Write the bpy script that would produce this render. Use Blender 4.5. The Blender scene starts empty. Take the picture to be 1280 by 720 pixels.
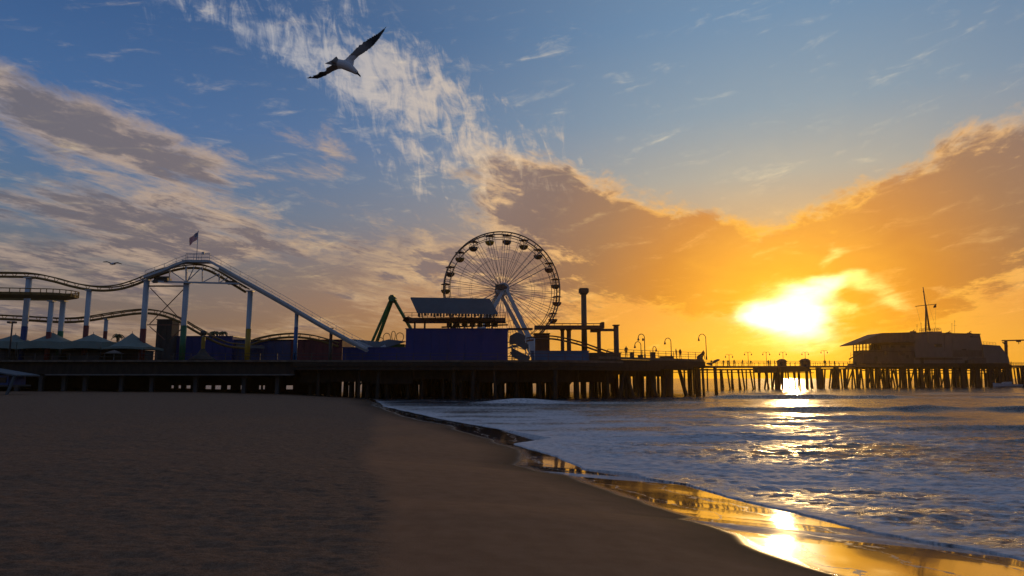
import bpy, bmesh, math, random
import numpy as np
from mathutils import Vector, Matrix

random.seed(7)
scene = bpy.context.scene
C = scene.collection
R = math.radians

# ------------------------------------------------------------------ camera
F_PX = 853.3                                   # focal length in pixels of the 1280 px wide photograph
PITCH = math.atan(113.0 / F_PX)                # horizon 113 px under the centre
EYE = Vector((0, 0, 3.0))
cam_d = bpy.data.cameras.new("camera")
cam = bpy.data.objects.new("camera", cam_d)
C.objects.link(cam)
cam.location = EYE
cam.rotation_euler = (math.pi / 2 + PITCH, 0, 0)
cam_d.sensor_width = 36.0
cam_d.lens = 36.0 * F_PX / 1280.0
cam_d.clip_start = 0.1
cam_d.clip_end = 60000
scene.camera = cam

def ray(px, py):
    """World direction of a photograph pixel."""
    cx, cy = (px - 640) / F_PX, (360 - py) / F_PX
    return Vector((cx, math.cos(PITCH) - cy * math.sin(PITCH), math.sin(PITCH) + cy * math.cos(PITCH)))

def P(px, py, Y):
    """Point at depth Y seen at that pixel."""
    d = ray(px, py)
    return EYE + d * (Y / d.y)

def G(px, py, z=0.0):
    """Point on the level plane z seen at that pixel."""
    d = ray(px, py)
    return EYE + d * ((z - EYE.z) / d.z)

def AE(px, py):
    d = ray(px, py).normalized()
    return math.degrees(math.atan2(d.x, d.y)), math.degrees(math.asin(d.z))

# ------------------------------------------------------------------ render settings
scene.view_settings.view_transform = 'Standard'
scene.view_settings.look = 'None'
scene.view_settings.gamma = 1.0
scene.view_settings.use_curve_mapping = False
scene.view_settings.exposure = 0.12
scene.cycles.use_denoising = True
scene.cycles.max_bounces = 6
scene.cycles.diffuse_bounces = 2
scene.cycles.glossy_bounces = 3
scene.cycles.volume_bounces = 0
scene.cycles.sample_clamp_indirect = 4.0

# ------------------------------------------------------------------ sun
SUN_AZ, SUN_EL = AE(985, 398)
sl = bpy.data.lights.new("sun", 'SUN')
sl.energy = 0.5
sl.angle = R(0.8)
sl.color = (1.0, 0.62, 0.24)
sun = bpy.data.objects.new("sun", sl)
C.objects.link(sun)
sdir = Vector((math.sin(R(SUN_AZ)) * math.cos(R(SUN_EL)), math.cos(R(SUN_AZ)) * math.cos(R(SUN_EL)), math.sin(R(SUN_EL))))
sun.rotation_euler = sdir.to_track_quat('Z', 'Y').to_euler()
sun.location = (40, 100, 60)

# ------------------------------------------------------------------ sky (world)
world = bpy.data.worlds.new("World")
scene.world = world
world.use_nodes = True
world.cycles.sampling_method = 'MANUAL'
world.cycles.sample_map_resolution = 1024

def lin(r, g, b):
    def f(c):
        c /= 255.0
        return c / 12.92 if c <= 0.04045 else ((c + 0.055) / 1.055) ** 2.4
    return (f(r), f(g), f(b), 1.0)

class Nd:
    """Small wrapper: arithmetic on node sockets."""
    tree = None
    def __init__(self, sock): self.s = sock
    @staticmethod
    def m(op, *a, clamp=False):
        n = Nd.tree.nodes.new('ShaderNodeMath'); n.operation = op; n.use_clamp = clamp
        for i, v in enumerate(a):
            if isinstance(v, Nd): Nd.tree.links.new(v.s, n.inputs[i])
            else: n.inputs[i].default_value = v
        return Nd(n.outputs[0])
    def __add__(s, o): return Nd.m('ADD', s, o)
    __radd__ = __add__
    def __sub__(s, o): return Nd.m('SUBTRACT', s, o)
    def __rsub__(s, o): return Nd.m('SUBTRACT', o, s)
    def __mul__(s, o): return Nd.m('MULTIPLY', s, o)
    __rmul__ = __mul__
    def __truediv__(s, o): return Nd.m('DIVIDE', s, o)
    def __rtruediv__(s, o): return Nd.m('DIVIDE', o, s)
    def __neg__(s): return Nd.m('MULTIPLY', s, -1.0)
    def max(s, o): return Nd.m('MAXIMUM', s, o)
    def min(s, o): return Nd.m('MINIMUM', s, o)
    def abs(s): return Nd.m('ABSOLUTE', s)
    def pow(s, o): return Nd.m('POWER', s, o)
    def exp(s): return Nd.m('EXPONENT', s)

def sstep(x, a, b):
    n = Nd.tree.nodes.new('ShaderNodeMapRange'); n.interpolation_type = 'SMOOTHSTEP'; n.clamp = True
    Nd.tree.links.new(x.s, n.inputs['Value'])
    n.inputs['From Min'].default_value = a; n.inputs['From Max'].default_value = b
    return Nd(n.outputs['Result'])

def vec(x, y, z=0.0):
    n = Nd.tree.nodes.new('ShaderNodeCombineXYZ')
    for i, v in enumerate((x, y, z)):
        if isinstance(v, Nd): Nd.tree.links.new(v.s, n.inputs[i])
        else: n.inputs[i].default_value = v
    return Nd(n.outputs[0])

def sep(v):
    n = Nd.tree.nodes.new('ShaderNodeSeparateXYZ'); Nd.tree.links.new(v.s, n.inputs[0])
    return [Nd(o) for o in n.outputs]

def noise(v, scale, detail=5.0, rough=0.55, dist=0.0, lac=2.0):
    n = Nd.tree.nodes.new('ShaderNodeTexNoise'); n.noise_dimensions = '3D'
    Nd.tree.links.new(v.s, n.inputs['Vector'])
    n.inputs['Scale'].default_value = scale; n.inputs['Detail'].default_value = detail
    n.inputs['Roughness'].default_value = rough; n.inputs['Distortion'].default_value = dist
    n.inputs['Lacunarity'].default_value = lac
    return Nd(n.outputs['Fac'])

def mixc(f, a, b, mode='MIX'):
    n = Nd.tree.nodes.new('ShaderNodeMix'); n.data_type = 'RGBA'; n.blend_type = mode; n.clamp_factor = True
    for sock, v in ((n.inputs['Factor'], f), (n.inputs['A'], a), (n.inputs['B'], b)):
        if sock.type == 'VALUE' and not isinstance(v, Nd): sock.default_value = v
        elif isinstance(v, Nd): Nd.tree.links.new(v.s, sock)
    # colour sockets are the later ones of that name
    fs = [i for i in n.inputs if i.enabled]
    for nm, v in (('Factor', f), ('A', a), ('B', b)):
        so = [i for i in fs if i.name == nm][0]
        if isinstance(v, Nd): Nd.tree.links.new(v.s, so)
        else: so.default_value = v
    return Nd([o for o in n.outputs if o.enabled][0])

def ramp(x, stops, lo, hi):
    """Colour ramp over the value range lo..hi; stops are (value, colour)."""
    n = Nd.tree.nodes.new('ShaderNodeValToRGB'); cr = n.color_ramp; cr.interpolation = 'EASE' if False else 'LINEAR'
    Nd.tree.links.new(((x - lo) / (hi - lo)).s, n.inputs[0])
    while len(cr.elements) > 1: cr.elements.remove(cr.elements[-1])
    for i, (v, c) in enumerate(stops):
        t = (v - lo) / (hi - lo)
        e = cr.elements[0] if i == 0 else cr.elements.new(t)
        e.position = t; e.color = c
    return Nd(n.outputs[0])

def scale_col(c, k):
    n = Nd.tree.nodes.new('ShaderNodeVectorMath'); n.operation = 'SCALE'
    if isinstance(c, Nd): Nd.tree.links.new(c.s, n.inputs[0])
    else: n.inputs[0].default_value = c[:3]
    if isinstance(k, Nd): Nd.tree.links.new(k.s, n.inputs['Scale'])
    else: n.inputs['Scale'].default_value = k
    return Nd(n.outputs[0])

def addc(a, b):
    n = Nd.tree.nodes.new('ShaderNodeVectorMath'); n.operation = 'ADD'
    Nd.tree.links.new(a.s, n.inputs[0]); Nd.tree.links.new(b.s, n.inputs[1])
    return Nd(n.outputs[0])

def build_sky():
    nt = world.node_tree
    nt.nodes.clear(); Nd.tree = nt
    out = nt.nodes.new('ShaderNodeOutputWorld'); bg = nt.nodes.new('ShaderNodeBackground')
    nt.links.new(bg.outputs[0], out.inputs[0])
    tc = nt.nodes.new('ShaderNodeTexCoord')
    d = Nd(tc.outputs['Generated'])
    x, y, z = sep(d)
    RAD = 180.0 / math.pi
    az = Nd.m('ARCTAN2', x, y) * RAD
    el = Nd.m('ARCSINE', z) * RAD
    # azimuth distance from the sun, -180..180
    daz = az - SUN_AZ
    daz = Nd.m('WRAP', daz, 180.0, -180.0)
    cosr = x * sdir.x + y * sdir.y + z * sdir.z
    r = Nd.m('ARCCOSINE', cosr.min(1.0).max(-1.0)) * RAD
    # ---- physical sky
    sk = nt.nodes.new('ShaderNodeTexSky'); sk.sky_type = 'NISHITA'; sk.sun_disc = False
    sk.sun_elevation = R(SUN_EL); sk.sun_rotation = R(SUN_AZ)
    sk.air_density = 1.0; sk.dust_density = 2.0; sk.ozone_density = 2.0
    nishita = scale_col(Nd(sk.outputs[0]), 0.07)
    # ---- clear air: dusk colours away from and towards the sun
    away = ramp(el, [(0, lin(122, 92, 76)), (3, lin(122, 100, 88)), (8, lin(104, 106, 112)), (13, lin(86, 112, 142)),
                     (19, lin(68, 104, 152)), (28, lin(52, 86, 134)), (45, lin(80, 96, 126)), (90, lin(88, 94, 116))], 0, 90)
    toward = ramp(el, [(0, lin(252, 172, 8)), (3, lin(250, 168, 16)), (6, lin(242, 152, 24)), (9, lin(218, 146, 60)), (12.5, lin(192, 158, 118)),
                       (16, lin(166, 164, 154)), (21, lin(132, 154, 170)), (28, lin(106, 140, 172)), (45, lin(92, 112, 142)), (90, lin(88, 94, 116))], 0, 90)
    w = (-(daz * daz) / (28.0 * 28.0)).exp()
    base = mixc(w, away, toward)
    base = mixc(0.08, base, nishita)
    # ---- clouds: layer seen in perspective, streets running towards the sun
    dz = z.max(0.0) + 0.085
    lat = (x * math.cos(R(SUN_AZ)) - y * math.sin(R(SUN_AZ))) / dz
    alo = (x * math.sin(R(SUN_AZ)) + y * math.cos(R(SUN_AZ))) / dz
    q = vec(lat, alo * 0.5, 0.37)
    warp = noise(vec(az * 0.09, el * 0.16, 1.7), 1.0, 4.0, 0.55)
    warp2 = noise(vec(az * 0.09, el * 0.16, 7.3), 1.0, 4.0, 0.55)
    wa = az + (warp - 0.5) * 9.0
    we = el + (warp2 - 0.5) * 5.0
    n1 = noise(q, 2.3, 9.0, 0.64, 0.5)
    n1s = noise(vec(lat + 0.10, alo * 0.5 + 0.05, 0.37), 2.3, 6.0, 0.58, 0.4)
    n4 = noise(vec(lat * 1.5, alo * 0.72, 8.8), 3.6, 8.0, 0.68, 0.7)
    n5 = noise(vec(lat * 1.3 + n1 * 0.3, alo * 0.6, 5.5), 13.0, 6.0, 0.68, 0.6)
    n2 = noise(vec(lat + 5.1, alo * 0.7, 3.3), 4.2, 7.0, 0.6, 0.3)
    # low streaks: nearly level bands with ragged edges
    n3 = noise(vec(az * 0.075, el * 0.42 + az * 0.035, 9.1), 1.0, 6.0, 0.55, 0.35)

    def blob(x1, y1, x2, y2, hw, weight, soft=1.0):
        a1, e1 = AE(x1, y1); a2, e2 = AE(x2, y2)
        L = math.hypot(a2 - a1, e2 - e1); t = math.atan2(e2 - e1, a2 - a1)
        W = hw / 14.9
        a0, e0 = (a1 + a2) / 2, (e1 + e2) / 2
        u = ((wa - a0) * math.cos(t) + (we - e0) * math.sin(t)) / (L / 2 + W)
        v = ((we - e0) * math.cos(t) - (wa - a0) * math.sin(t)) / W
        uu = u * u
        g = (-(uu * uu + v * v * soft)).exp()
        return g * weight
    M = None
    for b in SKY_BLOBS:
        t = blob(*b)
        M = t if M is None else M + t
    low = (-((el - 4.0) * (el - 4.0)) / 70.0).exp()          # nearer the horizon the streaks take over
    left = sstep(daz, -8.0, -24.0)
    dens = M - 0.40 + (n1 - 0.5) * 1.9 * (1.0 - low * 0.55) + (n4 - 0.5) * 1.9 * sstep(el, 4.0, 10.0) + (n3 - 0.5) * 3.0 * low * left + low * left * 0.34
    far = sstep(daz.abs(), 62.0, 80.0)                         # sky outside the picture: scattered cloud
    dens = dens + far * 0.18 + (n5 - 0.5) * 0.75
    alpha = sstep(dens, -0.12, 0.72)
    thick = sstep(dens + (n2 - 0.5) * 1.4 + (n4 - 0.5) * 0.8 + (n5 - 0.5) * 0.5 - (n1 - n1s) * 2.8 + low * left * 0.12, 0.17, 0.90)
    # cloud colours by distance from the sun
    bright = ramp(r, [(0, lin(255, 236, 150)), (7, lin(252, 178, 48)), (14, lin(238, 172, 80)), (22, lin(226, 180, 126)), (32, lin(206, 172, 132)),
                      (48, lin(182, 156, 134)), (65, lin(158, 142, 134)), (110, lin(120, 112, 116)), (180, lin(80, 84, 100))], 0, 180)
    dark = ramp(r, [(0, lin(255, 176, 30)), (6, lin(238, 158, 44)), (10, lin(206, 132, 46)), (16, lin(156, 112, 74)), (21, lin(126, 100, 88)), (30, lin(126, 110, 108)),
                    (44, lin(112, 100, 102)), (65, lin(94, 92, 102)), (110, lin(70, 72, 86)), (180, lin(50, 54, 70))], 0, 180)
    ccol = mixc(thick, bright, dark)
    hi = sstep(el, 5.0, 17.0)
    ccol = mixc(hi * 0.08, ccol, lin(168, 170, 178))
    lowglow = sstep(el, 7.0, 0.5) * w * 0.8
    ccol = mixc(lowglow, ccol, toward)
    col = mixc(alpha * 0.94, base, ccol)
    # ---- fine rippled cirrus band
    rq = vec(lat * 1.0 + n1 * 0.25, alo * 0.55, 2.2)
    rp = noise(rq, 9.0, 6.0, 0.62, 0.6)
    rp2 = noise(vec(az * 0.85 + el * 0.25, el * 0.32 - az * 0.1, 4.4), 1.0, 7.0, 0.66, 0.9)
    RB = None
    for b in CIRRUS_BLOBS:
        t = blob(*b)
        RB = t if RB is None else RB + t
    ra = sstep(RB * 0.60 + (rp - 0.5) * 2.2 + (rp2 - 0.5) * 2.1 + (n4 - 0.5) * 0.8 - 0.34, 0.0, 1.0) * sstep(RB, 0.05, 0.6)
    rcol = mixc(sstep(r, 22.0, 48.0), lin(236, 206, 168), lin(196, 192, 190))
    col = mixc(ra * 0.66, col, rcol)
    # ---- glow of the veiled sun
    wob = (noise(vec(az * 0.22, el * 0.5, 6.0), 1.0, 5.0, 0.6, 0.5) - 0.5)
    rr = r * (1.0 + wob * 1.1)
    g1 = (-(rr * rr) / (1.6 * 1.6)).exp() * 0.9
    g2 = (-(rr / 3.6)).exp() * 0.50
    g3 = (-(r / 15.0)).exp() * 0.06
    glow = addc(addc(scale_col((1.0, 0.80, 0.42), g1), scale_col((1.0, 0.62, 0.03), g2)), scale_col((1.0, 0.48, 0.04), g3))
    CB = None
    for b in CORE_BLOBS:
        t = blob(*b)
        CB = t if CB is None else CB + t
    cn = noise(vec(az * 0.30, el * 0.9 - az * 0.12, 3.0), 1.0, 6.0, 0.6, 0.5)
    core = sstep(CB + (cn - 0.5) * 0.9, 0.12, 1.45)
    glow = addc(glow, scale_col((0.55, 0.62, 0.95), core))
    # bright wisps round the sun
    WB = None
    for b in SUN_BLOBS:
        t = blob(*b)
        WB = t if WB is None else WB + t
    wn = noise(vec(az * 0.22, el * 0.9 - az * 0.15, 12.0), 1.0, 7.0, 0.62, 0.6)
    wis = sstep(WB + (wn - 0.5) * 1.5 + (n5 - 0.5) * 0.5, 0.05, 1.25)
    glow = addc(glow, scale_col((1.0, 0.70, 0.24), wis * 1.0))
    col = addc(col, glow)
    # under the horizon: dull sea colour, never seen
    back = sstep(daz.abs(), 70.0, 150.0)
    col = scale_col(col, 1.0 - back * BACK_DIM)
    nt.links.new(col.s, bg.inputs[0])
    bg.inputs[1].default_value = 1.0

BACK_DIM = 0.05
HAZE = 0.00017
SKY_BLOBS = [
    # x1, y1, x2, y2, half width (px), weight
    (-120, 44, 275, 218, 34, 1.05),
    (-120, 135, 330, 290, 42, 0.46),
    (-60, 235, 200, 285, 20, 0.5),
    (-60, 325, 300, 332, 24, 0.7),
    (200, 280, 560, 335, 60, 0.28),
    (330, 165, 420, 205, 26, 0.45),
    (640, 225, 900, 330, 52, 1.65),
    (560, 330, 1000, 345, 50, 1.0),
    (1300, 190, 1040, 340, 76, 1.75),
    (1340, 270, 1110, 360, 62, 1.0),
    (1000, 300, 1110, 255, 22, 0.45),
    (640, 60, 1100, 80, 110, -0.9),
    (850, 190, 1030, 240, 45, -0.8),
    (60, 10, 250, 60, 45, -0.5),
    (300, 120, 330, 150, 50, -0.35),
    (1200, 40, 1280, 60, 60, -0.6),
]
CIRRUS_BLOBS = [
    (230, -30, 480, 90, 62, 0.9),
    (430, 80, 690, 200, 48, 1.15),
    (470, 190, 600, 240, 40, 0.6),
]
CORE_BLOBS = [
    (932, 402, 1000, 388, 14, 0.62),
    (966, 397, 1006, 412, 29, 1.0),
    (985, 366, 1035, 358, 10, 0.7),
]
SUN_BLOBS = [
    (930, 400, 1005, 372, 13, 1.0),
    (985, 362, 1050, 357, 10, 1.0),
    (1050, 357, 1120, 385, 10, 0.6),
    (1030, 385, 1055, 388, 6, 0.6),
    (1008, 333, 1030, 316, 8, 0.55),
    (958, 392, 1008, 412, 26, 1.2),
]
build_sky()

# ------------------------------------------------------------------ helpers for materials
def new_mat(name):
    m = bpy.data.materials.new(name); m.use_nodes = True
    nt = m.node_tree; Nd.tree = nt
    b = nt.nodes['Principled BSDF']
    return m, nt, b

# ------------------------------------------------------------------ numpy noise
def _hash(ix, iy, seed):
    h = (ix * 374761393 + iy * 668265263 + seed * 974634777) & 0xFFFFFFFF
    h = ((h ^ (h >> 13)) * 1274126177) & 0xFFFFFFFF
    h = h ^ (h >> 16)
    return (h & 0xFFFF) / 65535.0

def vnoise(x, y, seed=0):
    ix = np.floor(x).astype(np.int64); iy = np.floor(y).astype(np.int64)
    fx = x - ix; fy = y - iy
    fx = fx * fx * fx * (fx * (fx * 6 - 15) + 10); fy = fy * fy * fy * (fy * (fy * 6 - 15) + 10)
    a = _hash(ix, iy, seed); b = _hash(ix + 1, iy, seed); c = _hash(ix, iy + 1, seed); d = _hash(ix + 1, iy + 1, seed)
    return (a + (b - a) * fx) * (1 - fy) + (c + (d - c) * fx) * fy - 0.5

def fbm(x, y, octs=4, seed=0, gain=0.5):
    s = 0; a = 1.0
    for i in range(octs):
        s = s + a * vnoise(x * 2 ** i + 13.7 * i, y * 2 ** i + 7.1 * i, seed + i); a *= gain
    return s

# ------------------------------------------------------------------ shoreline
edge_px = [(1278, 699), (1228, 689), (1172, 680), (1086, 664), (1027, 649), (975, 637), (929, 626), (860, 607), (807, 598), (795, 593),
           (731, 587), (700, 572), (642, 555), (689, 548), (650, 541), (623, 536), (554, 524), (481, 508)]
pts = [G(x, y, 0.0) for x, y in edge_px]
shY = [-4000, -300, -60, 0, 6] + [p.y for p in pts] + [100, 140, 180, 260, 500, 1500, 6000, 30000]
shX = [120, 60, 22, 11.5, 9.8] + [p.x for p in pts] + [-20, -42, -80, -170, -480, -1800, -8000, -40000]
shY, shX = np.array(shY), np.array(shX)
assert np.all(np.diff(shY) > 0), shY
def shore(Y):
    X = np.interp(Y, shY, shX)
    k = np.clip(Y / 20.0, 0.2, 3.0)
    near = (np.abs(Y) < 120)
    return X + near * (0.16 * k * vnoise(Y * 1.1, Y * 0 + 3.3, 5) + 0.12 * vnoise(Y * 3.7, Y * 0 + 1.1, 9) + 0.07 * vnoise(Y * 8.3, Y * 0 + 2.7, 12) + 0.03 * vnoise(Y * 19.0, Y * 0 + 5.7, 14))
# smooth version, for the slope of the beach
def shore_s(Y):
    keep = np.ones(len(shY), bool)
    for i, (x, y) in enumerate(edge_px):
        if (x, y) in ((689, 548), (650, 541), (807, 598), (795, 593)): keep[5 + i] = False
    return np.interp(Y, shY[keep], shX[keep])
# landward distance: horizontal offset corrected by the local direction of the shore
def land_d(X, Y):
    s = shore_s(Y)
    dy = np.maximum(0.5, np.abs(Y) * 0.08)
    sl = (shore_s(Y + dy) - shore_s(Y - dy)) / (2 * dy)
    return (s - X) / np.sqrt(1 + sl * sl)

def sand_height(X, Y):
    d = land_d(X, Y)
    sl = np.interp(Y, [13, 24], [0.114, 0.072]); top = 1.19 - 4.5 * sl
    up = np.where(d < 4.5, d * sl, 4.5 * sl + top * (1 - np.exp(-np.maximum(d - 4.5, 0) * sl / top)))
    down = np.maximum(d * 0.07, -2.5)
    z = np.where(d > 0, up, down)
    return z, d

def grid_mesh(name, X, Y, Z, attrs):
    ny, nx = X.shape
    co = np.stack([X, Y, Z], -1).reshape(-1, 3).astype(np.float32)
    me = bpy.data.meshes.new(name)
    idx = np.arange(ny * nx).reshape(ny, nx)
    q = np.stack([idx[:-1, :-1], idx[:-1, 1:], idx[1:, 1:], idx[1:, :-1]], -1).reshape(-1, 4)
    me.vertices.add(len(co)); me.vertices.foreach_set('co', co.ravel())
    me.loops.add(q.size); me.loops.foreach_set('vertex_index', q.ravel().astype(np.int32))
    me.polygons.add(len(q)); me.polygons.foreach_set('loop_start', np.arange(0, q.size, 4, dtype=np.int32))
    me.polygons.foreach_set('use_smooth', np.ones(len(q), bool))
    me.update(calc_edges=True); me.validate()
    for k, v in attrs.items():
        a = me.attributes.new(k, 'FLOAT', 'POINT'); a.data.foreach_set('value', v.reshape(-1).astype(np.float32))
    o = bpy.data.objects.new(name, me); C.objects.link(o)
    return o

def attr(name):
    n = Nd.tree.nodes.new('ShaderNodeAttribute'); n.attribute_name = name
    return Nd(n.outputs['Fac'])

def gpos():
    n = Nd.tree.nodes.new('ShaderNodeNewGeometry'); return Nd(n.outputs['Position'])

def bump(h, strength, dist, prev=None):
    n = Nd.tree.nodes.new('ShaderNodeBump'); n.inputs['Strength'].default_value = strength; n.inputs['Distance'].default_value = dist
    Nd.tree.links.new(h.s, n.inputs['Height'])
    if prev is not None: Nd.tree.links.new(prev.s, n.inputs['Normal'])
    return Nd(n.outputs[0])

def rows():
    a = -np.geomspace(3000, 1, 24)
    b = np.linspace(-0.8, 3.0, 8)
    near = np.geomspace(3.2, 140, 760)
    far = np.geomspace(145, 28000, 60)
    return np.concatenate([a, b, near, far])

# ------------------------------------------------------------------ sand
Yr = rows()
u = np.concatenate([-np.geomspace(9000, 26, 40), np.linspace(-25.6, 1.5, 330), np.geomspace(2, 9000, 30)])
YY, UU = np.meshgrid(Yr, u, indexing='ij')
# columns lean with the shoreline close by; further left they open out with distance
fan = np.clip(YY / 22.0, 1.0, 4.0)
UUf = np.where(UU < 0, UU * fan, UU)
XX = shore_s(YY) + UUf
zz, dd = sand_height(XX, YY)
# wet edge (width of the shining strip), from the photograph
wet_px = [(1037, 719), (999, 708), (964, 694), (929, 680), (895, 659), (860, 646), (807, 631), (762, 614), (720, 602), (658, 586), (642, 561), (616, 551), (564, 536), (522, 525), (467, 505)]
wp = []
for x, y in wet_px:
    z = 0.4
    for _ in range(40):
        g = G(x, y, z); h, dist = sand_height(np.array([g.x]), np.array([g.y])); z = 0.5 * z + 0.5 * float(h[0])
    wp.append((g.y, float(dist[0]), g.x, z))
print('WET', [tuple(round(v, 2) for v in w) for w in wp])
wp.sort()
wY = np.array([-50, 4] + [w[0] for w in wp] + [110, 300]); wD = np.array([6.0, 5.6] + [max(0.3, w[1]) for w in wp] + [1.0, 1.0])
wetw = np.interp(YY, wY, wD) + 0.25 * fbm(XX * 0.5, YY * 0.5, 3, 31)
wet = 1 - np.clip((dd - wetw) / (0.35 + 0.03 * np.abs(YY)) + 0.5, 0, 1)
# dry rippled sand to the left of a line running away along the berm
bx = np.interp(YY, [-20, 4, 6, 12, 20, 41, 75, 200], [1.0, -0.2, -0.9, -2.2, -4.2, -8.0, -13.5, -40])
dry = np.clip((bx + 0.35 * fbm(XX * 0.4, YY * 0.25, 3, 77) * 2 - XX) / (0.38 + 0.013 * np.abs(YY)) + 0.5, 0, 1)
relief = dry * (0.022 * fbm(XX * 1.6, YY * 1.9, 3, 11) + 0.030 * fbm(XX * 4.0, YY * 5.0, 3, 15) - 0.05 * np.clip(fbm(XX * 1.9 + 40, YY * 2.1, 2, 19) - 0.28, 0, 0.3))
relief = relief + 0.10 * dry * fbm(XX * 0.18, YY * 0.18, 2, 3) + (1 - dry) * 0.02 * fbm(XX * 0.35, YY * 0.35, 2, 21) * np.clip(dd, 0, 1)
zz = zz + relief * (np.abs(YY) < 200)
soak = 1 - np.clip((dd - wetw) / (0.9 + 0.03 * np.abs(YY)), 0, 1)
sand = grid_mesh('sand', XX, YY, zz, {'wet': wet, 'dry': dry, 'soak': soak, 'reach': dd})
sand['kind'] = 'structure'
m, nt, b = new_mat('beach_sand')
p = gpos(); aw, ad = attr('wet'), attr('dry')
c1 = noise(p, 2.5, 6, 0.6); c2 = noise(p, 55, 3, 0.6)
damp = mixc(sstep(c1 + (c2 - 0.5) * 0.7, 0.25, 0.75), (0.265, 0.132, 0.064, 1), (0.335, 0.170, 0.086, 1))
dry_dimc = mixc(sstep(c2 * 0.5 + noise(p, 7.0, 6, 0.75) * 0.5, 0.38, 0.62), (0.150, 0.084, 0.048, 1), (0.285, 0.170, 0.102, 1))  # darker than damp: vignette dimming at left worked into the dry sand colour
base = mixc(ad, damp, dry_dimc)
asoak, areach = attr('soak'), attr('reach')
base = mixc(asoak * 0.72 + (c1 - 0.5) * 0.3 * asoak, base, (0.060, 0.036, 0.021, 1))
base = mixc(aw, base, (0.055, 0.034, 0.020, 1))
fl_ = areach * 0.62 + noise(p, 0.9, 5, 0.6, 0.3) * 1.5                    # thin lines of spent foam left by the last washes
fr_ = Nd.m('FRACT', fl_)
lace = sstep((fr_ - 0.5).abs() * -1.0 + noise(p, 9.0, 4, 0.7) * 0.10, 0.016, 0.040) * aw
base = mixc(lace * 0.6, base, (0.38, 0.35, 0.32, 1))
nt.links.new(base.s, b.inputs['Base Color'])
rg = sstep(noise(p, 1.2, 4, 0.6), 0.2, 0.8)
awg = sstep(aw, 0.35, 0.70)
rough = 0.92 - awg * (0.845 - rg * 0.05) + lace * 0.35
nt.links.new(rough.s, b.inputs['Roughness'])
nt.links.new((0.10 + sstep(aw, 0.62, 0.98) * 0.85).s, b.inputs['Specular IOR Level'])
nt.links.new((sstep(aw, 0.6, 1.0) * (1.0 - lace)).s, b.inputs['Coat Weight']); b.inputs['Coat IOR'].default_value = 1.4; b.inputs['Coat Roughness'].default_value = 0.05
px_, py_, pz_ = sep(p)
grain = noise(p, 22, 5, 0.7) * ad * 1.3 + noise(p, 60, 4, 0.7) * (0.35 * (1.0 - aw))
rip = noise(vec(px_ * 0.8, py_ * 2.6, 0.0), 5.0, 4, 0.6) * ad * 1.6
wetr = noise(vec(px_ * 3.0 + py_ * 1.5, py_ * 1.2 - px_ * 0.4, 2.0), 9.0, 5, 0.7) * aw * 0.035 + noise(vec(px_ * 1.0 + py_ * 0.5, py_ * 1.6, 0.0), 4.0, 4, 0.55) * aw * 0.09
nrm = bump(grain + rip + wetr, 0.9, 0.03)
nt.links.new(nrm.s, b.inputs['Normal'])
sand.data.materials.append(m)

# ------------------------------------------------------------------ sea
dcol = np.concatenate([[-3.0, -0.8, -0.25, -0.1, -0.05, -0.025, -0.01, 0.0, 0.02, 0.045, 0.08, 0.13], np.linspace(0.2, 30, 260), np.geomspace(30.3, 160, 130), np.geomspace(165, 30000, 40)])
YY, DD = np.meshgrid(Yr, dcol, indexing='ij')
XX = shore(YY) + DD
dsea = np.clip(DD, 0, None)
lip = 0.022 * np.clip(DD / 0.08 + 1.0, 0, 1) ** 0.6 * np.exp(-dsea / 1.6) - 0.10 * np.clip(-DD / 0.1, 0, 1) * (DD < 0) - 0.9 * np.clip(-DD - 0.1, 0, 3)
deep = np.clip(dsea / 14.0, 0, 1)
def crest(Y0, x0, x1, h, w, seed, bend=0.0):
    yc = Y0 + bend * (XX - (x0 + x1) / 2) + 2.4 * (w / 2.5) * fbm(XX * 0.05, XX * 0 + seed, 3, seed) + 0.5 * vnoise(XX * 0.4, XX * 0, seed)
    t = (YY - yc) / w
    prof = np.where(t < 0, np.exp(-(t * 1.9) ** 2), np.exp(-(t * 0.75) ** 2))
    ext = np.clip((XX - x0) / 8 + 0.5, 0, 1) * np.clip((x1 - XX) / 8 + 0.5, 0, 1)
    amp = np.clip(0.75 + 1.3 * fbm(XX * 0.11 + seed, XX * 0, 3, seed + 4), 0.12, 1.4)
    return h * ext * amp * prof, np.where(np.abs(t + 0.1) < 0.75, 1, 0) * ext * amp
h1, f1 = crest(64, 14, 90, 0.42, 1.6, 101, -0.03)
h2, f2 = crest(104, 20, 130, 0.42, 2.4, 102)
h3, f3 = crest(35.5, 4, 20, 0.13, 0.9, 103, 0.10)
h4, f4 = crest(39, 22, 70, 0.17, 1.1, 104, -0.05)
h5, f5 = crest(84, -4, 26, 0.36, 2.0, 105, 0.1)
h6, f6 = crest(130, 40, 260, 0.32, 3.0, 106)
h7, f7 = crest(165, 60, 300, 0.30, 4.0, 107)
h8, f8 = crest(27, 9, 40, 0.13, 0.9, 108, -0.1)
h9, f9 = crest(50, 16, 80, 0.2, 1.6, 109, -0.02)
ridge = lambda a, b_, s_: 0.25 - np.abs(vnoise(a, b_, s_))
chop = 0.7 * (0.16 * ridge(XX * 0.22 + 0.6 * vnoise(XX * 0.1, YY * 0.2, 5), YY * 0.50, 51) + 0.11 * ridge(XX * 0.5, YY * 1.05, 53) + 0.07 * ridge(XX * 1.0, YY * 2.0, 54)) * (0.35 + 0.65 * deep) * np.clip(1.2 + 1.6 * vnoise(XX * 0.06, YY * 0.09, 59), 0.3, 2) + 0.09 * deep * fbm(XX * 0.16, YY * 0.33, 3, 57)
near_d = np.clip(1 - (YY - 30) / 40, 0, 1)
churn = (0.055 * fbm(XX * 1.7, YY * 2.4, 4, 61, 0.6)) * near_d * np.clip(dsea / 1.5, 0, 1)
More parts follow.
